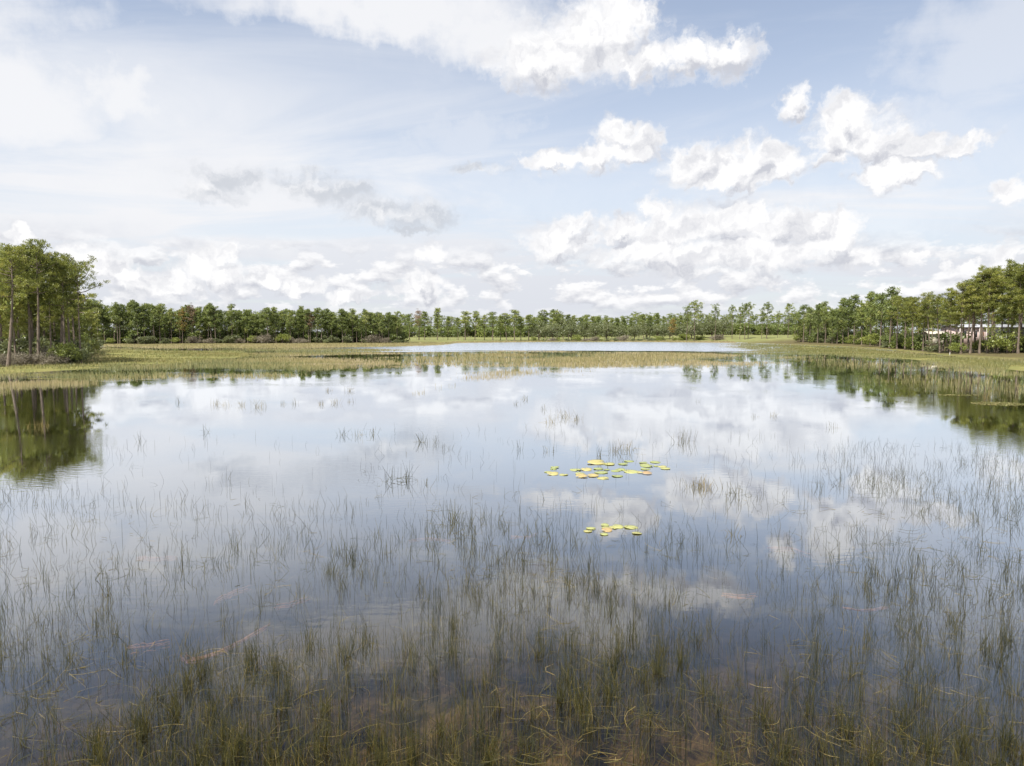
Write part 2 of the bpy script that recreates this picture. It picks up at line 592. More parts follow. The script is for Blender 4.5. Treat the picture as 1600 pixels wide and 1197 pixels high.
# lily pads: colour runs from green through yellow to orange with the pad's own tint
m, T, o = new_mat('lily_pad')
tcb = T.n.new('ShaderNodeTexCoord')
ln = T.noise(tcb.outputs['Object'], 9.0, 4, 0.6, dim='3D')
oi = T.n.new('ShaderNodeObjectInfo')
tt = T.math('ADD', T.sep(oi.outputs['Color'])[0], T.math('MULTIPLY', T.math('SUBTRACT', ln, 0.5), 0.5), clamp=True)
lc = T.ramp(tt, [(0.0, (0.19, 0.24, 0.09)), (0.35, (0.31, 0.325, 0.11)), (0.65, (0.37, 0.315, 0.12)), (1.0, (0.33, 0.20, 0.10))])
lc = T.mix(T.ss(T.noise(tcb.outputs['Object'], 5.0, 5, 0.7, dim='3D'), 0.60, 0.68, 0.0, 0.5), lc, (0.14, 0.085, 0.04, 1))
principled(T, o, lc, 0.4, 0.5)
M['pad'] = m

# ------------------------------------------------------------------ terrain and water
SHORE = [(-260, -140), (-200, 40), G(-60, 574), G(0, 571), G(60, 569.5), G(128, 565), G(136, 557), G(132, 547), G(60, 541.5), G(140, 538.8),
         G(300, 538.3), G(500, 537.3), G(620, 536.6), G(660, 535.6), G(760, 534.4), G(850, 533.6), G(1000, 533.6), G(1140, 534.8),
         G(1170, 536), G(1250, 539), G(1350, 543.5), G(1400, 547.5), G(1480, 556), G(1600, 562), G(1720, 572), (150, 50), (190, -140)]
LEFT_BED = [G(-60, 574), G(-60, 606), G(0, 604), G(60, 601), G(130, 597), G(220, 592), G(300, 586), G(350, 588), G(440, 592), G(490, 584), G(545, 574),
            G(575, 569), G(560, 563), G(470, 561), G(430, 556), G(600, 552), G(640, 548.5), G(600, 545), G(400, 546), G(300, 547), G(150, 544), G(150, 541), G(140, 539.5), G(120, 545), G(136, 557), G(120, 566), G(0, 572)]
LEFT_CORE = [G(-60, 574), G(-60, 588), G(0, 588), G(150, 578), G(330, 566), G(420, 556), G(400, 548), G(220, 547), G(150, 546), G(136, 557), G(120, 566), G(0, 572)]
FAR_STRIP = [G(140, 539.2), G(300, 538.8), G(500, 537.8), G(640, 536.5), G(720, 536), G(690, 539.5), G(620, 542), G(400, 543.5), G(230, 543)]
MID_BED = [G(560, 569), G(620, 558), G(690, 551.5), G(770, 549.5), G(900, 551), G(1020, 552), G(1130, 553.5), G(1165, 558), G(1120, 567), G(1000, 571),
           G(900, 576), G(820, 572), G(700, 567), G(620, 568), G(575, 572)]
MID_TAIL = [G(742, 583), G(780, 577), G(900, 574), G(880, 580), G(800, 586), G(755, 590)]
ISLE_BED = [G(635, 609), G(660, 602), G(740, 599), G(756, 603), G(720, 611), G(645, 617)]
RIGHT_BED = [G(1140, 537), G(1170, 536.5), G(1250, 539.5), G(1350, 544), G(1400, 548), G(1480, 556.5), G(1600, 562.5), G(1720, 573), G(1720, 598), G(1600, 591),
             G(1560, 587), G(1500, 579), G(1450, 570), G(1400, 562), G(1340, 557), G(1280, 556), G(1225, 559), G(1180, 553), G(1150, 546)]
RIGHT_CORE = [G(1190, 539), G(1250, 540.5), G(1350, 545), G(1400, 549), G(1480, 558), G(1600, 565), G(1720, 576), G(1720, 590), G(1560, 580), G(1450, 567), G(1350, 557), G(1240, 552)]
POOL = [G(1566, 582), G(1580, 573), G(1640, 573), G(1650, 583)]


def terrain(x, y):
    inside = in_poly(x, y, SHORE)
    d = poly_dist(x, y, SHORE)
    dist = np.hypot(x, y)
    land_z = 0.05 + np.minimum(d * 0.03, 0.7) + 0.6 * np.clip((y - 330) / 180, 0, 1)
    right = np.clip((x - 60) / 30, 0, 1) * np.clip((d - 8) / 40, 0, 1)
    land_z = land_z + 1.6 * right + 0.06 * vnoise(x * 0.2, y * 0.2, 3)
    bed_z = -np.minimum(0.06 + d * 0.03, 0.62) + 0.16 * fbm(x * 0.45, y * 0.45, 5, 3) * np.clip(d / 6, 0, 1) - 0.15 * np.clip((25 - dist) / 12, 0, 1) * 0
    z = np.where(inside, np.minimum(bed_z, -0.02), land_z)
    for core in (LEFT_CORE, RIGHT_CORE):
        ic = in_poly(x, y, core)
        dc = poly_dist(x, y, core)
        up = np.clip(dc / 6.0, 0, 1) * np.clip((fbm(x * 0.07, y * 0.2, 9, 3) + 0.62) * 3.0, 0, 1)
        z = np.where(ic & inside, np.maximum(z, -0.04 + 0.085 * up), z)
    return z


ang = np.concatenate([np.arange(-180, -52, 4.0), np.arange(-52, 52, 0.4), np.arange(52, 180, 4.0)])
rad = 1.5 * 1.03 ** np.arange(0, 292)
AA, RR = np.meshgrid(np.radians(ang), rad, indexing='ij')
X, Y = RR * np.sin(AA), RR * np.cos(AA)
xf, yf = X.ravel(), Y.ravel()
Z = terrain(xf, yf)
na, nr = len(ang), len(rad)
I = np.arange(na * nr).reshape(na, nr)
I2 = np.roll(I, -1, axis=0)
quads = np.stack([I[:, :-1], I[:, 1:], I2[:, 1:], I2[:, :-1]], -1).reshape(-1, 4)
centre = na * nr
Vt = np.concatenate([np.stack([xf, yf, Z], 1), [[0, 0, terrain(np.array([0.0]), np.array([0.0]))[0]]]])
tris = np.stack([np.full(na, centre), I[:, 0], I2[:, 0]], 1)
allx, ally = Vt[:, 0], Vt[:, 1]
sh_in = in_poly(allx, ally, SHORE)
shd = poly_dist(allx, ally, SHORE)
meadow = np.where(sh_in, 0, 1.0) * np.clip((ally - 300) / 40, 0, 1) * np.clip((shd - 1) / 4, 0, 1) * np.clip((allx / np.maximum(ally, 1) + 0.175) / 0.01, 0, 1) * np.clip((0.60 - allx / np.maximum(ally, 1)) / 0.02, 0, 1)
woods = np.where(sh_in, 0, 1.0) * np.clip((shd - 0.5) / 3, 0, 1) * (1 - meadow)
wl = np.clip(1.25 - np.hypot((allx - 1.2) / 3.0, (ally - 6.6) / 1.6), 0, 1)
wl = np.maximum(wl, 0.55 * np.clip((12.5 - np.hypot(allx, ally)) / 5.0, 0, 1))
ter = link('ground', make_mesh('ground', Vt, [tris, quads], M['ground'], {'meadow': meadow, 'woods': woods, 'litter': wl}, smooth=True))
tag(ter, 'lake bed, marsh turf and far meadow', kind='structure')

wm = make_mesh('lake_water', [(-330, -160, 0), (330, -160, 0), (330, 440, 0), (-330, 440, 0)], [np.array([[0, 1, 2, 3]])], M['water'])
tag(link('lake_water', wm), 'still lake water mirroring clouds and trees', kind='structure')


def ground_z(x, y):
    return float(terrain(np.array([float(x)]), np.array([float(y)]))[0])


# ------------------------------------------------------------------ plants: generators
def limb_path(p0, d0, length, droop, g, segs=4):
    """slightly curved limb"""
    pts = [np.array(p0, float)]
    d = unit(np.array(d0, float))
    for i in range(segs):
        d = unit(d + g.normal(size=3) * 0.12 + np.array([0, 0, droop]))
        pts.append(pts[-1] + d * length / segs)
    return np.array(pts)


def pine(seed, H=17.0, start=0.5, rad=2.6, limbs=30, per=7, needles=22, nl=0.5, nw=0.10, side=None, flat=0.5, trunk_r=0.17, dead_twigs=4, sides=8):
    g = np.random.default_rng(seed)
    wood, crown = Geo(), Geo()
    S = 9
    t = np.linspace(0, 1, S)
    bend = g.normal(size=2) * 0.25
    cx = bend[0] * np.sin(t * 2.2) + 0.12 * np.cumsum(g.normal(size=S)) * 0.6 * t
    cy = bend[1] * np.sin(t * 2.0) + 0.12 * np.cumsum(g.normal(size=S)) * 0.6 * t
    axis = np.stack([cx, cy, t * H], 1)
    axis[0, 2] = -0.35
    r = trunk_r * (1.0 - 0.86 * t ** 1.1)
    r[0] = trunk_r * 1.45
    V, q = tubes(axis[None], r[None], sides)
    wood.add(V, quads=q)

    def on_axis(f):
        return np.array([np.interp(f, t, axis[:, i]) for i in range(3)])
    for i in range(limbs):
        f = start + (1 - start) * ((i + g.random()) / limbs) ** 0.85 * 0.98
        u = (f - start) / (1 - start)
        prof = (0.45 + 0.75 * math.sin(math.pi * min(1, 0.18 + 0.72 * u))) * (1.0 if u < 0.75 else 1.0 - (u - 0.75) * (1.6 - flat * 1.6))
        a = i * 2.39996 + g.normal() * 0.5
        L = rad * prof * g.uniform(0.55, 1.15)
        if side is not None:
            L *= 1.0 + 0.55 * math.cos(a - side)
        if g.random() < 0.12:
            continue
        elv = -0.10 + 0.85 * u + g.normal() * 0.15
        p0 = on_axis(f)
        path = limb_path(p0, (math.cos(a) * math.cos(elv), math.sin(a) * math.cos(elv), math.sin(elv)), L, 0.07, g)
        lr = max(0.018, 0.05 * L / 2.5)
        V, q = tubes(path[None], np.linspace(lr, lr * 0.35, 5)[None], 4)
        wood.add(V, quads=q)
        nt = max(3, int(per * L / rad + g.integers(0, 2)))
        s_ = g.uniform(0.38, 1.03, nt)
        base = np.stack([np.interp(s_ * 4, np.arange(5), path[:, j]) for j in range(3)], 1)
        off = g.normal(size=(nt, 3)) * np.array([0.42, 0.42, 0.24]) * (0.5 + 0.5 * L / rad)
        off[:, 2] += 0.10
        cpos = base + off
        lim_t = g.normal() * 0.13
        for j in range(nt):
            n = int(needles * g.uniform(0.7, 1.3))
            dirs = unit(g.normal(size=(n, 3)) + np.array([0, 0, 0.45]) + unit(off[j]) * 0.3)
            V, q = diamonds(np.repeat(cpos[j][None], n, 0) + g.normal(size=(n, 3)) * nl * np.array([0.42, 0.42, 0.26]), dirs, nl * g.uniform(0.6, 1.2, n), nw * g.uniform(0.7, 1.4, n), g)
            crown.add(V, quads=q, tint=np.repeat(np.clip(0.45 + lim_t + g.normal() * 0.14 + g.normal(size=n) * 0.07, 0, 1), 4))
    for i in range(dead_twigs):
        f = g.uniform(start * 0.45, start)
        a = g.uniform(0, 6.28)
        path = limb_path(on_axis(f), (math.cos(a), math.sin(a), 0.1), g.uniform(0.5, 1.6), -0.03, g)
        V, q = tubes(path[None], np.linspace(0.03, 0.01, 5)[None], 4)
        wood.add(V, quads=q)
    return wood, crown


def leafy(seed, H=7.0, rx=3.2, base=0.15, lobes=14, leaves=150, ll=0.32, lw_=0.2, trunk_r=0.16, stems=1, tint0=0.45):
    """broad-leaved tree or shrub: stems, limbs, and leaf faces in uneven lobes"""
    g = np.random.default_rng(seed)
    wood, crown = Geo(), Geo()
    cents = []
    for i in range(lobes):
        a = i * 2.39996 + g.normal() * 0.4
        u = (i + 0.5) / lobes
        rr = rx * math.sqrt(u) * g.uniform(0.55, 0.95)
        top = H * (1.0 - 0.45 * (rr / rx) ** 2)
        z = g.uniform(H * base + 0.12 * H, top * 0.92)
        cents.append((math.cos(a) * rr, math.sin(a) * rr, z))
    for s_ in range(stems):
        a = g.uniform(0, 6.28)
        p0 = np.array([math.cos(a), math.sin(a), 0]) * (0.0 if stems == 1 else rx * g.uniform(0.05, 0.4))
        p0[2] = -0.3
        path = limb_path(p0, (g.normal() * 0.12, g.normal() * 0.12, 1), H * 0.62, 0.02, g)
        V, q = tubes(path[None], np.linspace(trunk_r, trunk_r * 0.4, 5)[None], 6)
        wood.add(V, quads=q)
        for c_ in cents[s_::stems]:
            st = path[g.integers(1, 4)]
            v = np.array(c_) - st
            lp = limb_path(st, v, np.linalg.norm(v), 0.0, g)
            lp = lp + (np.array(c_) - lp[-1])[None] * np.linspace(0, 1, 5)[:, None]
            V, q = tubes(lp[None], np.linspace(trunk_r * 0.4, 0.012, 5)[None], 4)
            wood.add(V, quads=q)
    for c_ in cents:
        r_ = rx * g.uniform(0.28, 0.48)
        n = int(leaves * g.uniform(0.7, 1.3))
        d = unit(g.normal(size=(n, 3)))
        rr = r_ * g.random(n) ** 0.45
        pos_ = np.array(c_) + d * rr[:, None] * np.array([1, 1, 0.72])
        keep = pos_[:, 2] > 0.03
        pos_, d = pos_[keep], d[keep]
        n = len(pos_)
        lt = tint0 + g.normal() * 0.12
        V, q = diamonds(pos_, unit(d * 0.5 + g.normal(size=(n, 3)) * 0.8), ll * g.uniform(0.6, 1.3, n), lw_ * g.uniform(0.6, 1.3, n), g)
        crown.add(V, quads=q, tint=np.repeat(np.clip(lt + g.normal(size=n) * 0.1, 0, 1), 4))
    return wood, crown


class Kind:
    def __init__(s, wc, mat_w, mat_c, H):
        w, c_ = wc
        s.wm = w.mesh('trunk', mat_w, True)
        s.cm = c_.mesh('crown', mat_c)
        s.raw = (w, c_)
        s.H = H


def plant(name, kd, x, y, H, label, cat, group=None, rz=None, widen=1.0, parts=('trunk', 'crown')):
    e = bpy.data.objects.new(name, None)
    col.objects.link(e)
    e.empty_display_size = 0.3
    sc_ = H / kd.H
    e.location = (x, y, max(ground_z(x, y), -0.05))
    e.rotation_euler = (0, 0, random.uniform(0, 6.28) if rz is None else rz)
    e.scale = (sc_ * widen, sc_ * widen, sc_)
    tag(e, label, cat, group)
    link(parts[0], kd.wm, e)
    link(parts[1], kd.cm, e)
    return e


_ONES = ['', 'first', 'second', 'third', 'fourth', 'fifth', 'sixth', 'seventh', 'eighth', 'ninth', 'tenth', 'eleventh', 'twelfth', 'thirteenth', 'fourteenth',
         'fifteenth', 'sixteenth', 'seventeenth', 'eighteenth', 'nineteenth']
_TENS = ['', '', 'twenty', 'thirty', 'forty', 'fifty', 'sixty', 'seventy']
_TENTH = ['', '', 'twentieth', 'thirtieth', 'fortieth', 'fiftieth', 'sixtieth', 'seventieth']


def _ordinal(n):
    if n < 20:
        return _ONES[n]
    return _TENTH[n // 10] if n % 10 == 0 else _TENS[n // 10] + '-' + _ONES[n % 10]


ORD = [_ordinal(n) for n in range(1, 80)]


# near kinds: fine needles; far kinds: coarser clumps
near_pines = [Kind(pine(11 + i, 17, st, rd, lb, 5, 46, 0.44, 0.085, None, fl, tr), M['bark'], M['needles'], 17)
              for i, (st, rd, lb, fl, tr) in enumerate([(0.54, 2.7, 36, 0.5, 0.23), (0.44, 2.4, 42, 0.4, 0.20), (0.60, 2.9, 32, 0.7, 0.25), (0.32, 2.0, 44, 0.3, 0.16)])]
edge_pine = Kind(pine(31, 17, 0.50, 2.7, 30, 5, 34, 0.44, 0.08, 0.0, 0.6, 0.17), M['bark'], M['needles'], 17)
full_pine = Kind(pine(37, 12, 0.16, 2.3, 46, 7, 24, 0.46, 0.09, None, 0.1, 0.11), M['bark'], M['needles'], 12)
far_pines = [Kind(pine(51 + i, 16, st, rd, lb, 4, 24, 0.60, 0.19, None, fl, tr, 2, 6), M['bark'], M['needles_far'], 16)
             for i, (st, rd, lb, fl, tr) in enumerate([(0.46, 1.9, 30, 0.5, 0.19), (0.36, 1.8, 34, 0.4, 0.18), (0.56, 2.1, 26, 0.65, 0.20), (0.26, 1.6, 38, 0.2, 0.15), (0.42, 2.3, 32, 0.55, 0.20)])]
lone_pines = [Kind(pine(71 + i, 18, st, rd, lb, 5, 24, 0.60, 0.18, None, 0.7, 0.2, 3, 6), M['bark'], M['needles_far'], 18)
              for i, (st, rd, lb) in enumerate([(0.62, 3.0, 22), (0.55, 2.6, 18), (0.66, 2.8, 18)])]
brown_pine = Kind(pine(81, 16, 0.45, 2.2, 26, 5, 11, 0.6, 0.16, None, 0.5, 0.16, 5, 6), M['bark'], M['needles_brown'], 16)
orange_pine = Kind(pine(82, 15, 0.35, 2.1, 28, 6, 12, 0.6, 0.17, None, 0.4, 0.15, 5, 6), M['bark'], M['needles_orange'], 15)
oaks = [Kind(leafy(91 + i, 9, 4.6, 0.12, 20, 90, 0.55, 0.34, 0.26, 1), M['bark'], M['oak_leaves'], 9) for i in range(2)]
shrubs = [Kind(leafy(101 + i, 2.6, 1.7, 0.0, 13, 130, 0.26, 0.13, 0.035, 4), M['bark'], M['shrub_leaves'], 2.6) for i in range(2)]
oshrubs = [Kind(leafy(105 + i, 3.4, 2.0, 0.0, 13, 100, 0.34, 0.2, 0.045, 4), M['bark'], M['oak_leaves'], 3.4) for i in range(2)]
dry = Kind(leafy(111, 2.0, 1.8, 0.0, 12, 150, 0.34, 0.05, 0.03, 5), M['bark'], M['dry_brush'], 2.0)
small_tree = [Kind(leafy(115 + i, 5.5, 2.4, 0.1, 14, 110, 0.34, 0.2, 0.09, 2), M['bark'], M['shrub_leaves'], 5.5) for i in range(2)]


# ---- left bank grove, nearest trees
LEFT = [  # px, depth, top py, kind
    (4, 104, 400, 1), (102, 101, 414, 1), (118, 112, 420, 1), (54, 110, 398, 1), (25, 99, 400, 3),
    (12, 93, 398, 2), (32, 108, 402, 1), (48, 100, 394, 0), (60, 99, 392, 2), (70, 112, 402, 1), (80, 105, 409, 3), (95, 104, 411, 2),
    (110, 106, 416, 0), (22, 120, 404, 1), (88, 118, 420, 0), (-6, 115, 392, 3), (40, 126, 408, 0), (65, 128, 412, 3)]
LEFT = sorted(LEFT, key=lambda a: -a[0])
n_ = 0
for px, dep, top, kd in LEFT:
    x, y = at_depth(px, dep)
    gz = ground_z(x, y)
    Hh = CAM_H + (HORIZON - top) / F_PX * dep - gz
    where = f'{ORD[n_ + 1]} from the grove\'s open right edge'
    plant('pine_tree', near_pines[kd], x, y, Hh, f'tall pine in the left bank grove, {where}', 'pine tree', 'pines of the left bank grove')
    n_ += 1
x, y = at_depth(126, 101)
plant('pine_tree', edge_pine, x, y, CAM_H + (HORIZON - 416) / F_PX * 101 - ground_z(x, y), 'open-crowned pine at the grove\'s right edge, branches reaching right over the marsh', 'pine tree', 'pines of the left bank grove', rz=0.0)
LSAP = [(20, 108, 8), (52, 112, 9), (84, 114, 8.5), (122, 116, 8), (145, 140, 8.5), (38, 120, 10), (70, 122, 10), (2, 114, 9), (100, 126, 9.5)]
LSAP = sorted(LSAP, key=lambda a: -a[0])
for i, (px, dep, Hh) in enumerate(LSAP):
    x, y = at_depth(px, dep)
    plant('young_pine', full_pine, x, y, Hh, f'bushy young pine filling the left grove between tall trunks, {ORD[i]} from the right', 'pine tree', 'young pines in the left bank grove')
LSH = [(103, 98.5, 3.1, 0, 'round olive-green shrub at the foot of the left grove'), (88, 99.5, 2.3, 0, 'small light green shrub beside the round olive shrub'),
       (118, 100, 3.2, 1, 'leafy shrub under the open-crowned pine'), (148, 170, 4.5, 1, 'green thicket shrub where the left grove meets the marsh')]
for px, dep, Hh, kk, lb in LSH:
    x, y = at_depth(px, dep)
    plant('shrub', (shrubs if kk == 0 else oshrubs)[0], x, y, Hh, lb, 'shrub', 'shrubs at the foot of the left grove', parts=('stem', 'foliage'))
for i, (px, dep, Hh) in enumerate([(85, 97, 2.0), (68, 96, 1.9), (52, 96.5, 1.7), (36, 95, 1.8), (22, 95.5, 2.1), (6, 94, 1.9), (78, 101, 2.8)]):
    x, y = at_depth(px, dep)
    plant('dry_brush', dry, x, y, Hh, f'grey-brown dry brush fringing the left grove, {ORD[i]} of the row from the right' if i < 6 else 'taller bare brush among the left grove trunks', 'brush', 'dry brush fringing the left grove', parts=('stem', 'twigs'))
OSH = [(20, 104, 4.0), (60, 106, 4.5), (90, 108, 4.0), (0, 104, 4.2), (40, 112, 5), (110, 112, 4.5), (75, 114, 5)]
for i, (px, dep, Hh) in enumerate(sorted(OSH, key=lambda a: -a[0])):
    x, y = at_depth(px, dep)
    plant('understory_shrub', oshrubs[i % 2], x, y, Hh, f'dark understory shrub behind the left grove trunks, {ORD[i]} from the right', 'shrub', 'understory of the left grove', parts=('stem', 'foliage'))


# ---- long forest behind the left marsh
def along(a, b, f):
    return (a[0] + (b[0] - a[0]) * f, a[1] + (b[1] - a[1]) * f)


fa, fb = G(118, 538.6), G(624, 536.3)
special = {20: ('brown', 474), 18: ('orange', 480), 43: ('brown', 478)}
N1 = 62
for row, (off, nn) in enumerate([(2.0, N1), (6.5, 50)]):
    for i in range(nn):
        f = (i + 0.5 + random.uniform(-0.35, 0.35)) / nn
        x, y = along(fa, fb, f)
        y += off + random.uniform(-1.2, 1.6)
        px = 800 + x / y * F_PX
        hgt = np.interp(px, [140, 200, 300, 420, 470, 540, 625], [17.0, 15.6, 14.4, 13.8, 14.4, 13.2, 12.6]) * random.triangular(0.70, 1.12, 0.98)
        kd, lb, grp = far_pines[random.choice([0, 1, 1, 2, 3, 4])], ('pine in the front row of the forest behind the left marsh' if row == 0 else 'pine in the second row behind the left marsh'), 'pines of the forest behind the left marsh'
        if row == 0 and i in special:
            if special[i][0] == 'brown':
                kd = brown_pine
                lb = 'reddish-brown dead pine in the forest row behind the left marsh, beside the orange pine' if i == 20 else 'thin brown-topped pine in the right half of the forest behind the left marsh'
            else:
                kd, lb = orange_pine, 'orange-yellow fading pine in the forest row behind the left marsh'
            grp = None
            hgt *= 1.1
            y -= 1.5
        plant('pine_tree', kd, x, y, hgt, lb, 'pine tree', grp, widen=random.uniform(0.9, 1.3))
for i in range(26):
    f = (i + 0.5 + random.uniform(-0.4, 0.4)) / 26
    x, y = along(fa, fb, f)
    y += random.uniform(-0.5, 2.0)
    plant('shrub', random.choice(oshrubs + [shrubs[0], dry]), x, y, random.uniform(2.2, 4.4), 'low shrub along the foot of the forest behind the left marsh', 'shrub', 'shrubs along the forest foot', widen=1.25, parts=('stem', 'foliage'))

# ---- meadow and far shore
FARS = [  # px, depth, top py, kind name
    (640, 352, 493, 'p2'), (655, 356, 487, 'brown'), (664, 350, 489, 'p0'), (684, 352, 483, 'p3'), (700, 360, 496, 'p1'), (716, 362, 498, 'p0'), (727, 358, 489, 'p2'),
    (742, 360, 489, 'p4'), (757, 362, 494, 'p0'), (770, 360, 490, 'p2'), (782, 366, 496, 'p1'), (792, 362, 492, 'p4'), (804, 362, 487, 'p2'), (814, 368, 497, 'p1'), (826, 370, 494, 'p0')]
K = {f'p{i}': far_pines[i] for i in range(5)}
K['brown'] = brown_pine
for i, (px, dep, top, kk) in enumerate(FARS):
    x, y = at_depth(px, dep)
    gz = ground_z(x, y)
    lb = 'pale brown thinning pine on the bright meadow left of centre' if kk == 'brown' else f'pine standing on the bright meadow left of the far water, {ORD[i]} from the left'
    plant('pine_tree', K[kk], x, y, CAM_H + (HORIZON - top) / F_PX * dep - gz, lb, 'pine tree', 'pines on the bright meadow', widen=random.uniform(1.1, 1.7))
GRV = []
px = 834.0
while px < 1072:
    GRV.append(px)
    px += random.uniform(7, 12)
for i, px in enumerate(GRV):
    dep = random.uniform(372, 420)
    x, y = at_depth(px, dep)
    top = np.interp(px, [834, 860, 880, 900, 930, 955, 985, 1040, 1072], [494, 489, 488, 493, 496, 490, 494, 492, 496]) + random.triangular(-4, 12, 0)
    plant('pine_tree', random.choice(far_pines), x, y, CAM_H + (HORIZON - top) / F_PX * dep - ground_z(x, y), 'green pine in the dense grove across the far water', 'pine tree', 'pines of the grove across the far water', widen=1.3)
x, y = at_depth(874, 392)
plant('broad_tree', oaks[0], x, y, 17.2, 'broad round brownish-topped tree rising above the far grove', 'tree', rz=1.0, widen=0.62)
OAKS = [842, 862, 893, 912, 930, 948, 968, 990, 1010, 1028, 1046, 1064, 1080, 1096, 1112, 1128]
for i, px in enumerate(OAKS):
    dep = random.uniform(366, 384)
    x, y = at_depth(px, dep)
    plant('oak_tree', oaks[i % 2], x, y, random.uniform(8.5, 12.0), f'spreading grey-green oak on the far shore, {ORD[i]} from the left', 'oak tree', 'oaks along the far shore', widen=1.15)
x, y = at_depth(1050, 362)
plant('turning_tree', orange_pine, x, y, 11, 'yellow-orange tree at the right end of the far grove', 'tree', widen=1.3)
for i in range(24):
    px = 836 + i * 12.6 + random.uniform(-4, 4)
    x, y = at_depth(px, random.uniform(352, 362))
    plant('shrub', random.choice(oshrubs + shrubs + [dry]), x, y, random.uniform(1.8, 3.8), 'low shrub along the far shore below the oaks', 'shrub', 'shrubs along the far shore', widen=1.4, parts=('stem', 'foliage'))
LONE = [(1072, 483, 1, 1.0), (1084, 475, 0, 1.35), (1116, 479, 1, 1.0), (1143, 481, 0, 0.85), (1155, 483, 2, 0.7), (1163, 478, 2, 0.8), (1168, 477, 0, 0.9),
        (1189, 486, 1, 0.8), (1197, 477, 0, 1.05), (1214, 489, 1, 0.7), (1230, 478, 2, 0.95), (1241, 488, 1, 0.8)]
for i, (px, top, kk, wd) in enumerate(LONE):
    dep = 346 + (i * 7) % 11
    x, y = at_depth(px, dep)
    plant('pine_tree', lone_pines[kk], x, y, CAM_H + (HORIZON - top) / F_PX * dep - ground_z(x, y), f'tall bare-trunked pine standing free on the far right shore, {ORD[i]} from the left', 'pine tree', 'free-standing pines on the far right shore', widen=wd)

HOUSE_D = 192.0
# ---- right bank forest, coming nearer to the right
RB_PX = [1246, 1300, 1350, 1390, 1475, 1600, 1720]
RB_D = [286, 255, 230, 194, 146, 131, 112]
RB_TOP = [480, 470, 464, 455, 455, 416, 398]
px = 1246.0
i = 0
while px < 1690:
    dep = np.interp(px, RB_PX, RB_D) + random.uniform(0.5, 5)
    top = np.interp(px, [1246, 1262, 1290, 1310, 1345, 1362, 1390, 1412, 1440, 1462, 1490, 1530, 1570, 1600, 1690], [480, 473, 470, 471, 464, 457, 452, 466, 460, 468, 440, 421, 417, 412, 398]) + random.triangular(-3, 24, 0)
    x, y = at_depth(px, dep)
    kd = (far_pines if dep > 190 else near_pines)[random.choice([0, 1, 2, 3])]
    plant('pine_tree', kd, x, y, CAM_H + (HORIZON - top) / F_PX * dep - ground_z(x, y), f'pine at the front of the right bank forest, {ORD[i]} from its left end', 'pine tree', 'front pines of the right bank forest', widen=random.uniform(0.95, 1.2))
    px += random.uniform(0.7, 1.3) * 2.6 / dep * F_PX * (1.0 if dep > 190 else 0.8)
    i += 1
x, y = at_depth(1521, 147)
plant('pine_tree', brown_pine, x, y, 12.0, 'brown dead pine among the right bank trees before the pink house', 'pine tree', widen=0.8)
for row in range(2):
    px = 1250.0
    while px < 1700:
        dep = np.interp(px, RB_PX, RB_D) + (9 if row == 0 else 18) + random.uniform(-2, 4)
        top = np.interp(px, [1246, 1290, 1345, 1390, 1440, 1475, 1510, 1570, 1690], [477, 470, 464, 456, 466, 472, 440, 422, 400]) + random.uniform(2, 26)
        x, y = at_depth(px, dep)
        in_gap = (1446 < px < 1480) or (1494 < px < 1552) or (1572 < px < 1606)
        kd = (far_pines if dep > 190 else near_pines)[2 if in_gap else random.choice([0, 1, 2, 1])]
        if True:
            plant('pine_tree', kd, x, y, CAM_H + (HORIZON - top) / F_PX * dep - ground_z(x, y), ('pine in the second row of the right bank forest' if row == 0 else 'pine in the third row of the right bank forest'), 'pine tree', 'pines deeper in the right bank forest', widen=1.1)
        px += random.uniform(0.8, 1.3) * 3.4 / dep * F_PX
px = 1250.0
i = 0
while px < 1680 and i < 40:
    dep = np.interp(px, RB_PX, RB_D) + random.uniform(1, 9)
    x, y = at_depth(px, dep)
    gapb = 1492 < px < 1552 or 1446 < px < 1482
    kd = random.choice(shrubs + oshrubs)
    plant('shrub', kd, x, y, random.uniform(2.3, 3.3) if gapb else random.uniform(2.2, 4.2), f'green shrub at the foot of the right bank forest, {ORD[i]} from its left end', 'shrub', 'shrubs at the foot of the right bank forest', widen=1.3, parts=('stem', 'foliage'))
    px += random.uniform(0.8, 1.3) * 4.2 / dep * F_PX
    i += 1
x, y = at_depth(1560, 138)
plant('small_tree', small_tree[0], x, y, 6.5, 'grey-green willow-like small tree before the pink house', 'tree', widen=1.0)
x, y = at_depth(1584, 136)
plant('small_tree', small_tree[1], x, y, 5.0, 'bushy light green small tree near the right edge', 'tree', widen=1.1)


# ---- woods behind, reading as one mass
def forest_mass(name, spots, kinds, label):
    for which, matn in ((0, 'bark'), (1, 'needles_far')):
        Vs, Fs, As, n = [], [], [], 0
        for (x, y, H, kd, wd) in spots:
            V, t_, q, a = kinds[kd].raw[which].arrays()
            s_ = H / kinds[kd].H
            th = random.uniform(0, 6.28)
            c_, s2 = math.cos(th), math.sin(th)
            Rm = np.array([[c_, -s2, 0], [s2, c_, 0], [0, 0, 1]])
            V2 = (V * np.array([s_ * wd, s_ * wd, s_])) @ Rm.T + np.array([x, y, ground_z(x, y)])
            Vs.append(V2)
            Fs.append(q + n)
            As.append(np.clip(a + random.uniform(-0.12, 0.12), 0, 1))
            n += len(V2)
        me = make_mesh(name, np.concatenate(Vs), [np.concatenate(Fs)], M[matn], {'tint': np.concatenate(As)})
        if which == 0:
            e = bpy.data.objects.new(name, None)
            col.objects.link(e)
            tag(e, label, 'forest', kind='stuff')
            tag(link('trunks', me, e), kind='stuff')
        else:
            tag(link('crowns', me, e), kind='stuff')


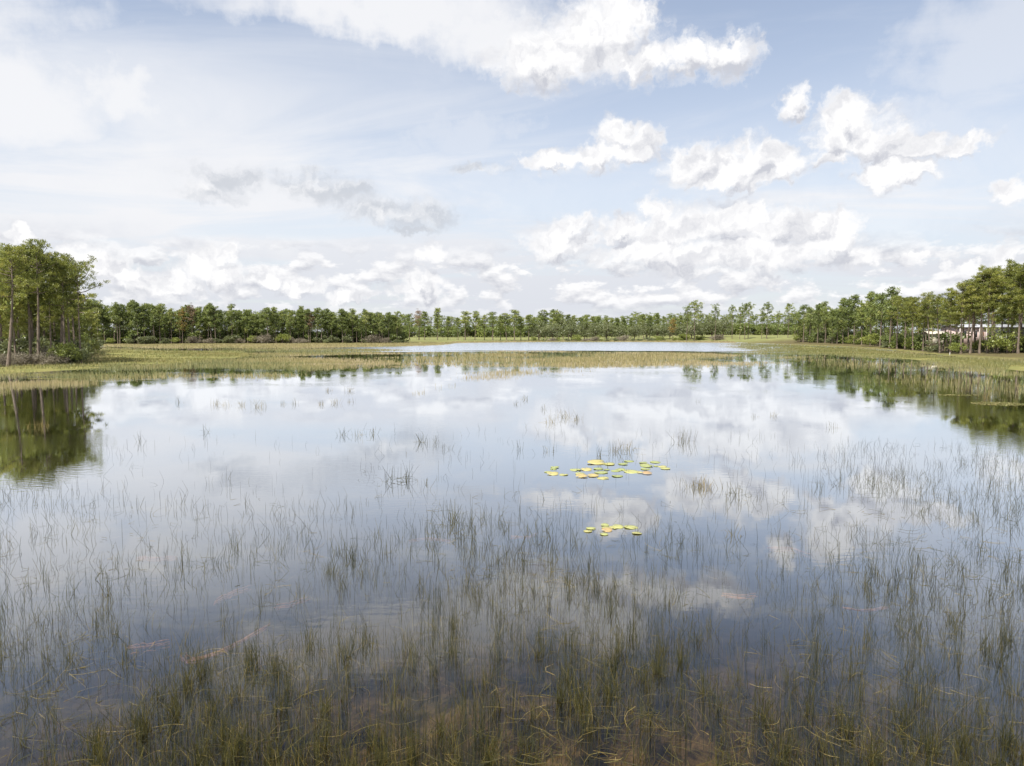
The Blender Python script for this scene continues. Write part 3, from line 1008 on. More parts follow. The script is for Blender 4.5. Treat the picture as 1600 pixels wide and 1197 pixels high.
cheap = [Kind(leafy(141, 6, 2.6, 0.0, 11, 62, 0.58, 0.38, 0.1, 2), M['bark'], M['oak_leaves'], 6)]
cheap = [Kind(pine(151 + i, 16, st, 2.6, 17, 5, 9, 0.85, 0.33, None, 0.5, 0.17, 0, 5), M['bark'], M['needles_far'], 16) for i, st in enumerate((0.22, 0.10))] + cheap
spots = []
for row in range(3):
    for i in range(32):
        x, y = along(fa, fb, (i + random.random()) / 32)
        spots.append((x - 3 * row, y + 13 + row * 6 + random.uniform(-2, 2), random.uniform(10.0, 13.5), random.choice([0, 1]), 1.25))
for i in range(110):
    x, y = along(fa, fb, (i * 7 % 110 + random.random()) / 110)
    spots.append((x, y + random.uniform(3.5, 16), random.uniform(4.5, 8.5), 2, 1.2))
forest_mass('forest_depth', spots, cheap, 'deep pine woods behind the front row beyond the left marsh')
spots = []
for row in range(2):
    for i in range(75):
        px = 560 + i * 10.2 + random.uniform(-5, 5)
        dep = 520 + row * 22 + random.uniform(-6, 6)
        if px > 1330:
            continue
        x, y = at_depth(px, dep)
        spots.append((x, y, random.uniform(12.0, 17.5), random.choice([0, 1, 1]), 1.5))
for i in range(120):
    x, y = at_depth(540 + i * 6.5 + random.uniform(-4, 4), 500 + random.uniform(-6, 26))
    spots.append((x, y, random.uniform(7, 12.5), 2, 1.25))
forest_mass('distant_forest', spots, cheap, 'distant tree line beyond the far meadow')
spots = []
for i in range(70):
    px = 1262 + i * 7 + random.uniform(-3, 3)
    dep = np.interp(px, RB_PX, RB_D) + 62 + random.uniform(-6, 10)
    x, y = at_depth(px, dep)
    spots.append((x, y, random.uniform(11, 14), random.choice([0, 1]), 1.3))
for i in range(80):
    px = 1262 + i * 6 + random.uniform(-3, 3)
    dep = np.interp(px, RB_PX, RB_D) + random.choice([6, 10, 14, 60, 64]) + random.uniform(-1, 3)
    if (1440 < px < 1484 or 1490 < px < 1556 or 1570 < px < 1610) and dep < HOUSE_D + 12:
        continue
    x, y = at_depth(px, dep)
    spots.append((x, y, random.uniform(3.5, 6.5), 2, 1.25))
forest_mass('forest_backdrop', spots, cheap, 'woods far behind the right bank and its house')
spots = []
for px, dep in ((-30, 96), (-75, 100), (-120, 104), (-55, 122), (-160, 110), (-200, 104)):
    x, y = at_depth(px, dep)
    spots.append((x, y, random.uniform(15.5, 17), 0, 1.1))
for i in range(46):
    px = -170 + i * 7.0 + random.uniform(-3, 3)
    dep = 140 + random.uniform(-6, 22)
    if px > 128:
        continue
    x, y = at_depth(px, dep)
    spots.append((x, y, random.uniform(11, 14.5), random.choice([0, 1]), 1.2))
for i in range(40):
    x, y = at_depth(-150 + i * 6.9 + random.uniform(-3, 3), random.uniform(116, 150))
    spots.append((x, y, random.uniform(4, 7), 2, 1.2))
forest_mass('grove_depth', spots, cheap, 'deeper woods behind the left bank grove')


# ------------------------------------------------------------------ house, shed, posts
def boxmesh(name, x0, x1, y0, y1, z0, z1, mat):
    v = [(x, y, z) for x in (x0, x1) for y in (y0, y1) for z in (z0, z1)]
    f = [(0, 1, 3, 2), (4, 6, 7, 5), (0, 4, 5, 1), (2, 3, 7, 6), (0, 2, 6, 4), (1, 5, 7, 3)]
    return make_mesh(name, np.array(v, float), [np.array(f)], mat)


HD = HOUSE_D
hx0 = (1495 - 800) / F_PX * HD
hz = 2.1
hs = bpy.data.objects.new('house', None)
col.objects.link(hs)
hs.location = (hx0, HD, hz)
tag(hs, 'long pink-white single-storey house with grey metal roof behind the right bank pines', 'house')
LW = 20.5
link('wall', boxmesh('wall', 0, 10.2, 0, 7.5, -1.0, 4.0, M['house_wall']), hs)
link('wall', boxmesh('wall', 10.2, LW, 0.6, 7.5, -1.0, 3.95, M['house_wall_grey']), hs)['label'] = 'pale grey right wing wall'
rv = np.array([(-0.5, -0.7, 3.98), (LW + 0.5, -0.7, 3.98), (LW + 0.5, 3.7, 4.75), (-0.5, 3.7, 4.75), (-0.5, 8.1, 3.98), (LW + 0.5, 8.1, 3.98),
               (-0.5, -0.7, 4.16), (LW + 0.5, -0.7, 4.16), (LW + 0.5, 3.7, 4.95), (-0.5, 3.7, 4.95), (-0.5, 8.1, 4.16), (LW + 0.5, 8.1, 4.16)], float)
rf = [(6, 7, 8, 9), (9, 8, 11, 10), (0, 3, 2, 1), (3, 4, 5, 2), (0, 1, 7, 6), (4, 10, 11, 5), (0, 6, 9, 3), (3, 9, 10, 4), (1, 2, 8, 7), (2, 5, 11, 8)]
link('roof', make_mesh('roof', rv, [np.array(rf)], M['house_roof']), hs)
for wx_, ww in ((1.4, 0.9), (4.6, 0.8), (8.2, 1.1), (12.4, 1.2), (16.8, 1.2)):
    yy = -0.02 if wx_ < 10 else 0.58
    w_ = link('window', boxmesh('window', wx_, wx_ + ww, yy - 0.03, yy + 0.02, 1.2, 2.9, M['dark_glass']), hs)
    link('frame', boxmesh('frame', wx_ - 0.1, wx_ + ww + 0.1, yy - 0.06, yy - 0.031, 2.9, 3.05, M['trim']), w_)
    link('sill', boxmesh('sill', wx_ - 0.1, wx_ + ww + 0.1, yy - 0.10, yy - 0.031, 1.05, 1.2, M['trim']), w_)
dr = link('door', boxmesh('door', 6.3, 7.3, -0.06, 0.02, 0.2, 2.7, M['door']), hs)
link('handle', boxmesh('handle', 7.1, 7.18, -0.12, -0.062, 1.35, 1.5, M['trim']), dr)
for cx_ in (0.2, 3.4, 5.7, 7.7, 10.0):
    link('porch_post', boxmesh('porch_post', cx_ - 0.09, cx_ + 0.09, -0.6, -0.42, -1.0, 3.97, M['trim']), hs)

SD = 186.0
ss_ = bpy.data.objects.new('shed', None)
col.objects.link(ss_)
ss_.location = ((1449 - 800) / F_PX * SD, SD, 2.0)
tag(ss_, 'low cream-roofed open shed left of the pink house behind the pines', 'shed')
link('wall', boxmesh('wall', 0.2, 2.6, 0, 3, -1.0, 2.2, M['cream']), ss_)
link('wall', boxmesh('wall', 3.4, 4.5, 0, 3, -1.0, 2.2, M['cream']), ss_)
link('back_wall', boxmesh('back_wall', 0.25, 4.45, 3.01, 3.1, -1.0, 2.2, M['wood']), ss_)
sv = np.array([(-0.2, -0.5, 2.22), (4.9, -0.5, 2.22), (4.9, 1.6, 2.95), (-0.2, 1.6, 2.95), (-0.2, 3.5, 2.22), (4.9, 3.5, 2.22),
               (-0.2, -0.5, 2.32), (4.9, -0.5, 2.32), (4.9, 1.6, 3.07), (-0.2, 1.6, 3.07), (-0.2, 3.5, 2.32), (4.9, 3.5, 2.32)], float)
link('roof', make_mesh('roof', sv, [np.array(rf)], M['cream']), ss_)

# white marker stake in the right marsh
px_, py_ = 1484, 555
x, y = G(px_, py_)
Vs, qs = tubes(np.array([[(0, 0, -0.3), (0, 0, 0.45), (0.01, 0, 0.62)]]), np.array([[0.045, 0.045, 0.02]]), 6)
st = link('marker_stake', make_mesh('marker_stake', Vs, [qs], M['white']), loc=(x, y, 0))
tag(st, 'short white marker stake in the marsh grass before the right bank', 'stake')

# fence on the meadow: weathered posts
fp0, fp1 = at_depth(640, 366), at_depth(745, 372)
Vs, qs = tubes(np.array([[(0, 0, -0.3), (0.01, 0, 0.6), (0.0, 0.01, 1.25), (0, 0, 1.27)]]), np.array([[0.08, 0.08, 0.075, 0.01]]), 6)
post_me = make_mesh('fence_post', Vs, [qs], M['wood'])
for i in range(11):
    x, y = along(fp0, fp1, i / 10)
    p_ = link('fence_post', post_me, loc=(x, y, ground_z(x, y)))
    tag(p_, f'thin weathered fence post on the bright meadow, {ORD[i]} from the left', 'fence post', 'fence posts on the meadow')


# ------------------------------------------------------------------ marsh sedge beds
def sedge_bed(name, poly, label, dens0, tint_lo, tint_hi, h0, h1, seed, fray=0.0, gaps=None, fringe=None, hole=None, wscale=1.0, land_ok=True):
    g = np.random.default_rng(seed)
    pa = np.array(poly)
    x0, y0 = pa.min(0) - fray
    x1, y1 = pa.max(0) + fray
    area = (x1 - x0) * (y1 - y0)
    n = int(area * dens0 * 1.7)
    x = g.uniform(x0, x1, n)
    y = g.uniform(y0, y1, n)
    d = np.hypot(x, y)
    keep = g.random(n) < np.minimum(1, (75.0 / d) ** 1.15)
    x, y, d = x[keep], y[keep], d[keep]
    ins = in_poly(x, y, poly)
    pd = poly_dist(x, y, poly)
    s_ = np.where(ins, pd, -pd)
    patchy = fbm(x * 0.10, y * 0.10, seed, 3)
    streak = fbm(x * 0.035, y * 0.16, seed + 20, 3)
    prob = np.clip((s_ + fray * (0.25 + 0.7 * patchy + 0.8 * streak)) / max(fray, 0.5), 0, 1)
    if gaps is not None:
        prob = prob * np.clip((streak + 0.5 * patchy + gaps) * 4.0, 0.02, 1)
    if hole is not None:
        prob = prob * (~in_poly(x, y, hole))
    keep = g.random(len(x)) < prob
    x, y, d, streak, patchy, s_ = x[keep], y[keep], d[keep], streak[keep], patchy[keep], s_[keep]
    n = len(x)
    gz = terrain(x, y)
    hgt = g.uniform(h0, h1, n) * 0.8 * (1 + 0.35 * patchy) * np.clip(0.55 + s_ / 9.0, 0.4, 1.0) * np.where(g.random(n) < 0.06, 1.5, 1.0)
    a = g.uniform(0, 6.28, n)
    lean = hgt * g.uniform(0.05, 0.45, n)
    wd = 0.014 * (d / 60.0) ** 0.9 * g.uniform(0.7, 1.4, n) * wscale
    wa = g.uniform(-0.7, 0.7, n)
    wv = np.stack([np.cos(wa), np.sin(wa), np.zeros(n)], 1) * wd[:, None]
    base = np.stack([x, y, np.minimum(gz, 0.0) * 0.5 - 0.05 + np.maximum(gz, 0)], 1)
    top0 = np.maximum(gz, 0)
    mid = np.stack([x + np.cos(a) * lean * 0.3, y + np.sin(a) * lean * 0.3, top0 + hgt * 0.6], 1)
    tip = np.stack([x + np.cos(a) * lean, y + np.sin(a) * lean, top0 + hgt * g.uniform(0.85, 1.0, n)], 1)
    V = np.stack([base - wv, base + wv, mid + wv * 0.8, mid - wv * 0.8, tip], 1).reshape(-1, 3)
    b5 = np.arange(n) * 5
    q = np.stack([b5, b5 + 1, b5 + 2, b5 + 3], 1)
    t_ = np.stack([b5 + 3, b5 + 2, b5 + 4], 1)
    tint = tint_lo + (tint_hi - tint_lo) * np.clip(0.5 + 0.55 * streak + 0.3 * patchy + g.normal(size=n) * 0.16, 0, 1)
    if fringe is not None:
        tint = tint + fringe * np.exp(-np.maximum(s_, 0) / 4.0)
    me = make_mesh(name, V, [t_, q], M['sedge'], {'tint': np.repeat(np.clip(tint, 0, 1), 5)})
    o = link(name, me)
    tag(o, label, 'sedge', kind='stuff')
    return n


cnt = {}
cnt['left'] = sedge_bed('sedge_marsh', LEFT_BED, 'yellow-green sedge marsh spreading from the left bank', 7.5, 0.0, 0.68, 0.22, 0.52, 1, 11.0, 0.24, 0.30)
cnt['strip'] = sedge_bed('sedge_strip', FAR_STRIP, 'tan sedge strip along the foot of the far left forest', 7, 0.45, 0.85, 0.4, 0.8, 2, 2.0)
cnt['mid'] = sedge_bed('sedge_island', MID_BED, 'golden sedge bed lying across the middle of the lake', 10, 0.15, 0.95, 0.25, 0.6, 3, 20.0, 0.02, 0.12)
cnt['tail'] = sedge_bed('sedge_tail', MID_TAIL, 'thin golden sedge tongue in front of the middle bed', 16, 0.5, 0.95, 0.35, 0.7, 4, 6.0, 0.1, 0.1, wscale=0.6)
cnt['isle'] = sedge_bed('sedge_patch', ISLE_BED, 'small isolated tan sedge patch in open water left of centre', 30, 0.55, 1.0, 0.25, 0.6, 5, 3.0, 0.45, 0.1, wscale=0.7)
cnt['right'] = sedge_bed('sedge_marsh', RIGHT_BED, 'olive-green sedge marsh in front of the right bank forest', 12, 0.05, 0.58, 0.22, 0.5, 6, 10.0, 0.34, 0.22, POOL, wscale=0.8)
fr_poly = [G(-60, 600), G(-60, 622), G(0, 614), G(110, 605), G(170, 600), G(130, 594), G(0, 600)]
cnt['fringe'] = sedge_bed('reed_fringe', fr_poly, 'tan reed fringe standing in the water at the left edge', 22, 0.55, 1.0, 0.35, 0.75, 7, 2.0, 0.35, wscale=0.6)
rr_poly = [G(1260, 562), G(1340, 563), G(1420, 570), G(1520, 590), G(1620, 603), G(1640, 640), G(1500, 625), G(1400, 600), G(1300, 575)]
cnt['rsparse'] = sedge_bed('reed_fringe', rr_poly, 'sparse reeds standing in the dark reflection off the right marsh', 3.2, 0.15, 0.85, 0.25, 0.7, 8, 8.0, 0.1, wscale=0.5)
fs_poly = [G(700, 536.2), G(850, 534.5), G(1000, 534.5), G(1150, 536), G(1150, 534.6), G(1000, 533.3), G(850, 533.3), G(700, 535)]
cnt['fshore'] = sedge_bed('shore_grass', fs_poly, 'straw-coloured grass edging the far shore', 10, 0.5, 0.95, 0.4, 0.9, 9, 1.5)
print('sedge blades', cnt)


# ---- floating plant mats
def floating_mat(px0, px1, py, depth_m, label, seed):
    """a raft of small floating leaves, too many to count"""
    g = np.random.default_rng(seed)
    xa, ya = G(px0, py)
    xb, _ = G(px1, py)
    hw = (xb - xa) / 2
    n = int(min(2600, 260 * hw * depth_m))
    th = g.uniform(0, 2 * np.pi, n)
    rr = np.sqrt(g.random(n))
    ex, ey = hw * rr * np.cos(th), depth_m / 2 * rr * np.sin(th)
    keep = fbm((ex + xa) * 0.9, (ey + ya) * 1.6, seed, 3) > -0.28 + 0.55 * rr ** 3 + g.normal(size=n) * 0.1 - 0.2
    ex, ey, th = ex[keep], ey[keep], th[keep]
    n = len(ex)
    a5 = np.arange(6) / 6 * 2 * np.pi
    r_ = g.uniform(0.03, 0.075, n)
    tl = g.normal(size=(n, 2)) * 0.12
    z_ = 0.006 + 0.02 * g.random(n)
    V = np.stack([ex[:, None] + r_[:, None] * np.cos(a5 + th[:, None]), ey[:, None] + r_[:, None] * np.sin(a5 + th[:, None]) * 0.8,
                  z_[:, None] + r_[:, None] * (np.cos(a5)[None] * tl[:, :1] + np.sin(a5)[None] * tl[:, 1:])], -1).reshape(-1, 3)
    b6 = np.arange(n) * 6
    q = np.concatenate([np.stack([b6, b6 + 1, b6 + 2, b6 + 3], 1), np.stack([b6, b6 + 3, b6 + 4, b6 + 5], 1)])
    o = link('floating_mat', make_mesh('floating_mat', V, [q], M['sedge'], {'tint': np.repeat(np.clip(0.45 + 0.2 * g.normal(size=n), 0, 1), 6)}), loc=((xa + xb) / 2, ya, 0))
    tag(o, label, 'plant mat', kind='stuff')


floating_mat(1466, 1528, 617.5, 1.0, 'thin pale green floating plant mat right of the dark tree reflection', 1)
floating_mat(1518, 1600, 631, 2.2, 'larger pale green floating plant mat at the right edge', 2)
floating_mat(1588, 1640, 604, 1.2, 'small floating plant mat cut by the right edge', 3)
floating_mat(0, 190, 586, 2.6, 'long yellow-green floating mat before the left grove', 6)
floating_mat(30, 150, 592, 1.6, 'second long floating mat nearer than the first at the left', 7)


# ------------------------------------------------------------------ rushes in the near water
def stems(x, y, g, h0, h1, r0, tint_lo, tint_hi, bent=0.22, segs=6, zbase=-0.4, k_=3, lean=0.42):
    n = len(x)
    hgt = g.uniform(h0, h1, n)
    a = g.uniform(0, 2 * np.pi, n)
    ln = np.abs(g.normal(size=n)) * lean
    u = np.linspace(0, 1, segs)
    cur = g.normal(size=n) * 0.25
    is_b = g.random(n) < bent
    kink = g.uniform(0.45, 0.8, n)
    ca, sa = np.cos(a), np.sin(a)
    z = np.empty((n, segs))
    rr = np.empty((n, segs))
    tot = hgt - zbase
    for j, uu in enumerate(u):
        zz = uu * tot
        off = np.where(zz > -zbase, (zz + zbase), 0.0)
        rr[:, j] = ln * off + cur * off * off * 0.8
        z[:, j] = zbase + zz
        # bent stems fold over past the kink
        over = np.maximum(uu - kink, 0) * tot
        rr[:, j] += np.where(is_b, over * 1.15, 0)
        z[:, j] -= np.where(is_b, over * g.uniform(0.9, 1.7, n), 0)
    Pp = np.stack([x[:, None] + ca[:, None] * rr, y[:, None] + sa[:, None] * rr, z], -1)
    rad_ = r0 * g.uniform(0.7, 1.3, n)[:, None] * np.linspace(1.0, 0.35, segs)[None]
    V, q = tubes(Pp, rad_, k_)
    t_ = np.clip(g.normal(size=n) * 0.27 + (tint_lo + tint_hi) / 2 - 0.04, tint_lo, tint_hi)
    t_ = np.where(is_b, np.clip(t_ + 0.14, 0, 1), t_)
    return V, q, np.repeat(t_, segs * k_)


# density of stems per square metre as read off the photograph, control points (px, py, density)
DENS = [(0, 745, 5), (60, 800, 20), (200, 800, 13), (350, 770, 10), (430, 810, 6), (120, 870, 17), (300, 880, 16), (420, 900, 8), (470, 960, 10), (330, 950, 4), (290, 970, 3),
        (0, 950, 24), (120, 990, 30), (60, 1100, 55), (250, 1060, 45), (420, 1040, 55), (200, 1180, 80), (400, 1180, 80), (560, 900, 28), (560, 980, 55), (640, 870, 18),
        (740, 830, 20), (740, 900, 38), (850, 860, 22), (900, 930, 45), (700, 1000, 68), (850, 1040, 68), (1000, 940, 30), (1050, 870, 12), (1100, 900, 5), (1160, 960, 3), (1130, 1000, 14),
        (1000, 1030, 52), (1150, 1080, 45), (1250, 950, 16), (1250, 1050, 45), (600, 1150, 85), (800, 1180, 80), (1000, 1180, 75), (1200, 1180, 70), (1400, 1180, 75), (1590, 1180, 75),
        (1350, 1050, 45), (1500, 1050, 50), (1590, 1000, 48), (1300, 860, 12), (1400, 880, 28), (1500, 900, 34), (1590, 880, 36), (1330, 770, 22), (1420, 760, 27), (1500, 760, 28), (1590, 760, 27),
        (1280, 730, 8), (1380, 700, 8), (1480, 680, 8), (1580, 720, 12), (1250, 790, 5), (1200, 740, 1.5), (1150, 820, 2), (1040, 800, 1.5), (950, 800, 2), (850, 800, 5), (800, 760, 1.5),
        (700, 780, 3.5), (600, 800, 3), (620, 745, 2), (520, 760, 1), (450, 740, 0.7), (300, 720, 0.6), (150, 730, 1.5), (900, 700, 0.7), (700, 690, 0.6), (500, 690, 0.3), (1100, 700, 0.7), (1250, 680, 1.8), (1000, 760, 1.0), (960, 860, 6)]
DP = np.array(DENS)


def px_of(x, y, z=0.0):
    dxx, dyy, dzz = x, y, z - CAM_H
    fwd = dyy * math.cos(PITCH) - dzz * math.sin(PITCH)
    up = dyy * math.sin(PITCH) + dzz * math.cos(PITCH)
    return 800 + F_PX * dxx / fwd, 598.5 - F_PX * up / fwd


# control points placed on the water, so the density belongs to the place
CW = np.array([G(p[0], p[1]) for p in DENS])
CL = np.stack([np.arctan2(CW[:, 0], CW[:, 1]) * 9.0, np.log(np.hypot(CW[:, 0], CW[:, 1])) * 7.0], 1)


def rush_density(x, y):
    q = np.stack([np.arctan2(x, y) * 9.0, np.log(np.hypot(x, y)) * 7.0], 1)
    num = np.zeros(len(x))
    den = np.zeros(len(x)) + 1e-9
    for (cx_, cy_), dn in zip(CL, DP[:, 2]):
        w = 1.0 / ((q[:, 0] - cx_) ** 2 + (q[:, 1] - cy_) ** 2 + 0.01) ** 2.6
        num += w * math.log(dn)
        den += w
    return np.exp(num / den)


g = np.random.default_rng(42)
n0 = 560000
ang0 = g.uniform(-0.78, 0.78, n0)
r1, r2 = 5.2, 33.0
rr0 = np.sqrt(g.uniform(r1 ** 2, r2 ** 2, n0))
x, y = rr0 * np.sin(ang0), rr0 * np.cos(ang0)
pts_m2 = n0 / (0.78 * (r2 ** 2 - r1 ** 2))
dn = rush_density(x, y) * np.interp(np.hypot(x, y), [7, 11, 15, 22], [5.4, 4.2, 2.3, 1.4]) * np.clip(0.9 + 1.9 * fbm(x * 0.55, y * 0.55, 77, 3) + 1.2 * fbm(x * 2.2, y * 2.2, 99, 2), 0.03, 4.0)
keep = g.random(n0) < dn / pts_m2
x, y = x[keep], y[keep]
dist = np.hypot(x, y)
# tussocks: pull half of the stems towards clump centres
cl = g.random(len(x)) < 0.45
cell = 0.55
cxn, cyn = np.floor(x / cell), np.floor(y / cell)
jx = (np.sin(cxn * 12.9898 + cyn * 78.233) * 43758.5453) % 1.0
jy = (np.sin(cxn * 39.346 + cyn * 11.135) * 24634.6345) % 1.0
x = np.where(cl, (cxn + jx) * cell + g.normal(size=len(x)) * 0.05, x)
y = np.where(cl, (cyn + jy) * cell + g.normal(size=len(y)) * 0.05, y)
for nm, sel, lb, tl, th, r0, bent, hh0, hh1 in (('rush_bed', dist < 13.5, 'tangled olive rush stems standing in the near water', 0.0, 0.74, 0.0037, 0.26, 0.06, 0.36),
                                      ('rush_stand', dist >= 13.5, 'sparser dark rush stems standing out in the mirror water', 0.0, 0.60, 0.0050, 0.24, 0.08, 0.38)):
    V, q, t_ = stems(x[sel], y[sel], g, hh0, hh1, r0, tl, th, bent)
    o = link(nm, make_mesh(nm, V, [q], M['rush'], {'tint': t_}))
    tag(o, lb, 'rushes', kind='stuff')
    print(nm, int(sel.sum()), len(q) * 2)

# fallen straw lying on and just under the surface
n = 2600
ang0 = g.uniform(-0.75, 0.75, n * 6)
rr0 = np.sqrt(g.uniform(5.4 ** 2, 20.0 ** 2, n * 6))
x, y = rr0 * np.sin(ang0), rr0 * np.cos(ang0)
pb = rush_density(x, y) / 110.0 * np.clip(0.5 + fbm(x * 0.7, y * 0.7, 31, 3) * 1.4, 0.03, 2.0) + 1.6 * np.clip(1.15 - np.hypot((x - 1.2) / 3.0, (y - 6.6) / 1.5), 0, 1)
keep = g.random(len(x)) < pb
x, y = x[keep][:3600], y[keep][:3600]
n = len(x)
a = g.uniform(0, 6.28, n)
L = g.uniform(0.08, 0.5, n)
u = np.linspace(-0.5, 0.5, 4)
bow = g.normal(size=n) * 0.18
z0 = g.uniform(-0.05, 0.035, n)
tl_ = g.normal(size=n) * 0.10
Pp = np.stack([x[:, None] + np.cos(a)[:, None] * u * L[:, None] - np.sin(a)[:, None] * (bow * L)[:, None] * u ** 2 * 4,
               y[:, None] + np.sin(a)[:, None] * u * L[:, None] + np.cos(a)[:, None] * (bow * L)[:, None] * u ** 2 * 4,
               z0[:, None] + tl_[:, None] * u * L[:, None] * 2], -1)
V, q = tubes(Pp, np.repeat(g.uniform(0.0018, 0.0036, n)[:, None], 4, 1), 3)
o = link('floating_straw', make_mesh('floating_straw', V, [q], M['rush'], {'tint': np.repeat(np.clip(g.normal(size=n) * 0.18 + 0.66, 0.2, 1), 12)}))
tag(o, 'pale dead straw lying on the near water', 'straw', kind='stuff')

# reddish drowned stalks just under the surface
STALKS = [([(290, 1022), (296, 1030), (320, 1026), (352, 1014), (378, 1000), (420, 976)], 'hooked reddish drowned stalk in the dark water at lower left', 0.05),
          ([(336, 936), (362, 924), (390, 914)], 'straight pinkish drowned stalk above the hooked one at left', 0.04),
          ([(200, 1008), (232, 1004), (262, 998)], 'short reddish drowned stalk left of the hooked one', 0.035),
          ([(216, 868), (250, 869), (278, 868)], 'pale orange drowned stalk among the left rushes', 0.035),
          ([(432, 944), (455, 940), (480, 932)], 'small reddish drowned stalk at the rush edge left of centre', 0.03),
          ([(800, 836), (828, 837), (842, 830)], 'thin pink drowned stalk left of the lower lily pads', 0.03),
          ([(1200, 852), (1235, 852), (1265, 862)], 'pink drowned stalk under the right cloud reflection', 0.04),
          ([(1320, 946), (1350, 950), (1386, 944)], 'brownish drowned stalk among the right rushes', 0.035),
          ([(1130, 926), (1160, 929), (1182, 926)], 'faint drowned stalk beside the deep blue pool', 0.035),
          ([(640, 842), (670, 838), (702, 842)], 'faint pink drowned stalk in mid water left of centre', 0.035)]
for pts, lb, r_ in STALKS:
    w = np.array([G(px, py, -0.015) for px, py in pts])
    nseg = 14
    tt_ = np.linspace(0, len(pts) - 1, nseg)
    cx_ = np.interp(tt_, np.arange(len(pts)), w[:, 0])
    cy_ = np.interp(tt_, np.arange(len(pts)), w[:, 1])
    o_ = np.array([cx_[0], cy_[0], 0])
    strands = []
    for s_ in range(5):
        j = g.normal(size=(nseg, 2)) * 0.012 + g.normal(size=2) * r_ * 0.8
        strands.append(np.stack([cx_ + j[:, 0], cy_ + j[:, 1], -0.03 - 0.05 * abs(g.normal()) + 0.006 * g.normal(size=nseg)], 1) - o_)
    V, q = tubes(np.array(strands), np.full((5, nseg), 0.4) * r_ * np.linspace(1, 0.45, nseg)[None], 5)
    o = link('drowned_stalk', make_mesh('drowned_stalk', V, [q], M['stalk']), loc=o_)
    tag(o, lb, 'stalk', 'drowned stalks')

# ---- small tufts out in the open water
TUFT = [(280, 629, 0.55, 5, 0.5), (322, 676, 0.5, 4, 0.4), (337, 632, 0.5, 9, 0.75), (354, 634, 0.4, 9, 0.75), (378, 634, 0.45, 10, 0.7), (404, 636, 0.55, 14, 0.75), (441, 632, 0.3, 5, 0.6),
        (461, 631, 0.45, 6, 0.65), (503, 632, 0.35, 8, 0.7), (526, 630, 0.5, 10, 0.75), (550, 628, 0.35, 7, 0.7), (547, 611, 0.5, 9, 0.7), (513, 611, 0.4, 8, 0.7), (536, 680, 0.4, 7, 0.45), (558, 681, 0.42, 9, 0.7),
        (583, 679, 0.42, 8, 0.6), (661, 692, 0.5, 8, 0.35), (681, 692, 0.4, 5, 0.4), (700, 702, 0.3, 6, 0.5), (612, 752, 0.6, 8, 0.25), (638, 750, 0.65, 8, 0.25), (664, 755, 0.25, 4, 0.7), (812, 703, 0.45, 3, 0.35),
        (862, 660, 0.5, 10, 0.8), (880, 652, 0.55, 16, 0.75), (902, 656, 0.4, 10, 0.7), (820, 624, 0.4, 7, 0.7), (806, 632, 0.3, 5, 0.5), (850, 640, 0.4, 4, 0.6), (936, 716, 0.7, 5, 0.5), (964, 706, 0.55, 13, 0.55), (984, 703, 0.4, 9, 0.7),
        (1066, 690, 0.7, 14, 0.5), (1098, 762, 0.35, 34, 0.9), (1078, 762, 0.3, 6, 0.5), (1152, 772, 0.5, 10, 0.5), (1091, 628, 0.25, 3, 0.3), (1148, 838, 0.3, 5, 0.8), (1210, 650, 0.35, 7, 0.6), (1180, 652, 0.3, 5, 0.5),
        (218, 690, 0.55, 3, 0.3), (64, 667, 0.5, 22, 0.95), (707, 812, 0.5, 12, 0.5), (1420, 622, 0.5, 9, 0.5), (1540, 622, 0.5, 14, 0.9), (1300, 668, 0.35, 6, 0.5), (856, 706, 0.3, 6, 0.6)]
TUFT.sort(key=lambda t: t[0])
for i, (px, py, hh, ns, tn) in enumerate(TUFT):
    x, y = G(px, py)
    gg = np.random.default_rng(500 + i)
    ns2 = int(ns * 1.5) + 3
    sp = min(0.05 + 0.012 * ns, 0.22)
    V, q, t_ = stems(gg.normal(size=ns2) * sp, gg.normal(size=ns2) * sp, gg, hh * 0.4, hh * 0.95, 0.0075 * max(1, y / 40), max(0, tn - 0.2), min(1, tn + 0.2), 0.25, zbase=-0.25, lean=0.45)
    o = link('rush_tuft', make_mesh('rush_tuft', V, [q], M['rush'], {'tint': t_}), loc=(x, y, 0))
    dens_w = 'thin' if ns < 6 else ('small' if ns < 12 else 'thick')
    c_w = 'dark' if tn < 0.45 else ('olive-brown' if tn < 0.68 else 'tan')
    n_w = ORD[i] if i < 40 else None
    lab = f'{dens_w} {c_w} rush tuft alone in open water, {n_w} from the left' if i < 30 else f'{dens_w} {c_w} rush tuft alone in open water, {ORD[len(TUFT) - 1 - i]} from the right'
    tag(o, lab, 'rush tuft', 'tufts in open water')

# ------------------------------------------------------------------ lily pads
PADS_U = [(195, 222, 100, .2), (180, 243, 80, .15), (120, 275, 85, .35), (175, 300, 130, .6), (295, 305, 110, .45), (430, 250, 130, .3), (555, 250, 130, .6), (665, 174, 190, .6), (810, 187, 130, .45), (690, 240, 110, .15),
          (720, 279, 150, .2), (480, 295, 110, .4), (500, 327, 130, .75), (630, 320, 130, .7), (740, 346, 130, .5), (970, 185, 110, .15), (1040, 152, 110, .2), (785, 248, 70, .1), (885, 262, 110, .2), (940, 252, 120, .2),
          (905, 320, 125, .15), (1070, 272, 175, .4), (1165, 284, 70, .6), (1245, 292, 110, .9), (1200, 170, 90, .2), (1340, 163, 120, .25), (1240, 207, 140, .2), (1215, 190, 110, .3), (1225, 241, 115, .2), (1350, 208, 70, .25),
          (1415, 214, 100, .5), (1450, 236, 110, .4)]
PADS_L = [(608, 916, 110, .35), (572, 947, 100, .5), (765, 880, 95, .3), (780, 908, 100, .4), (790, 940, 120, .85), (755, 984, 95, .3), (855, 912, 100, .45), (915, 900, 125, .4), (1060, 902, 150, .4), (1130, 970, 110, .45)]


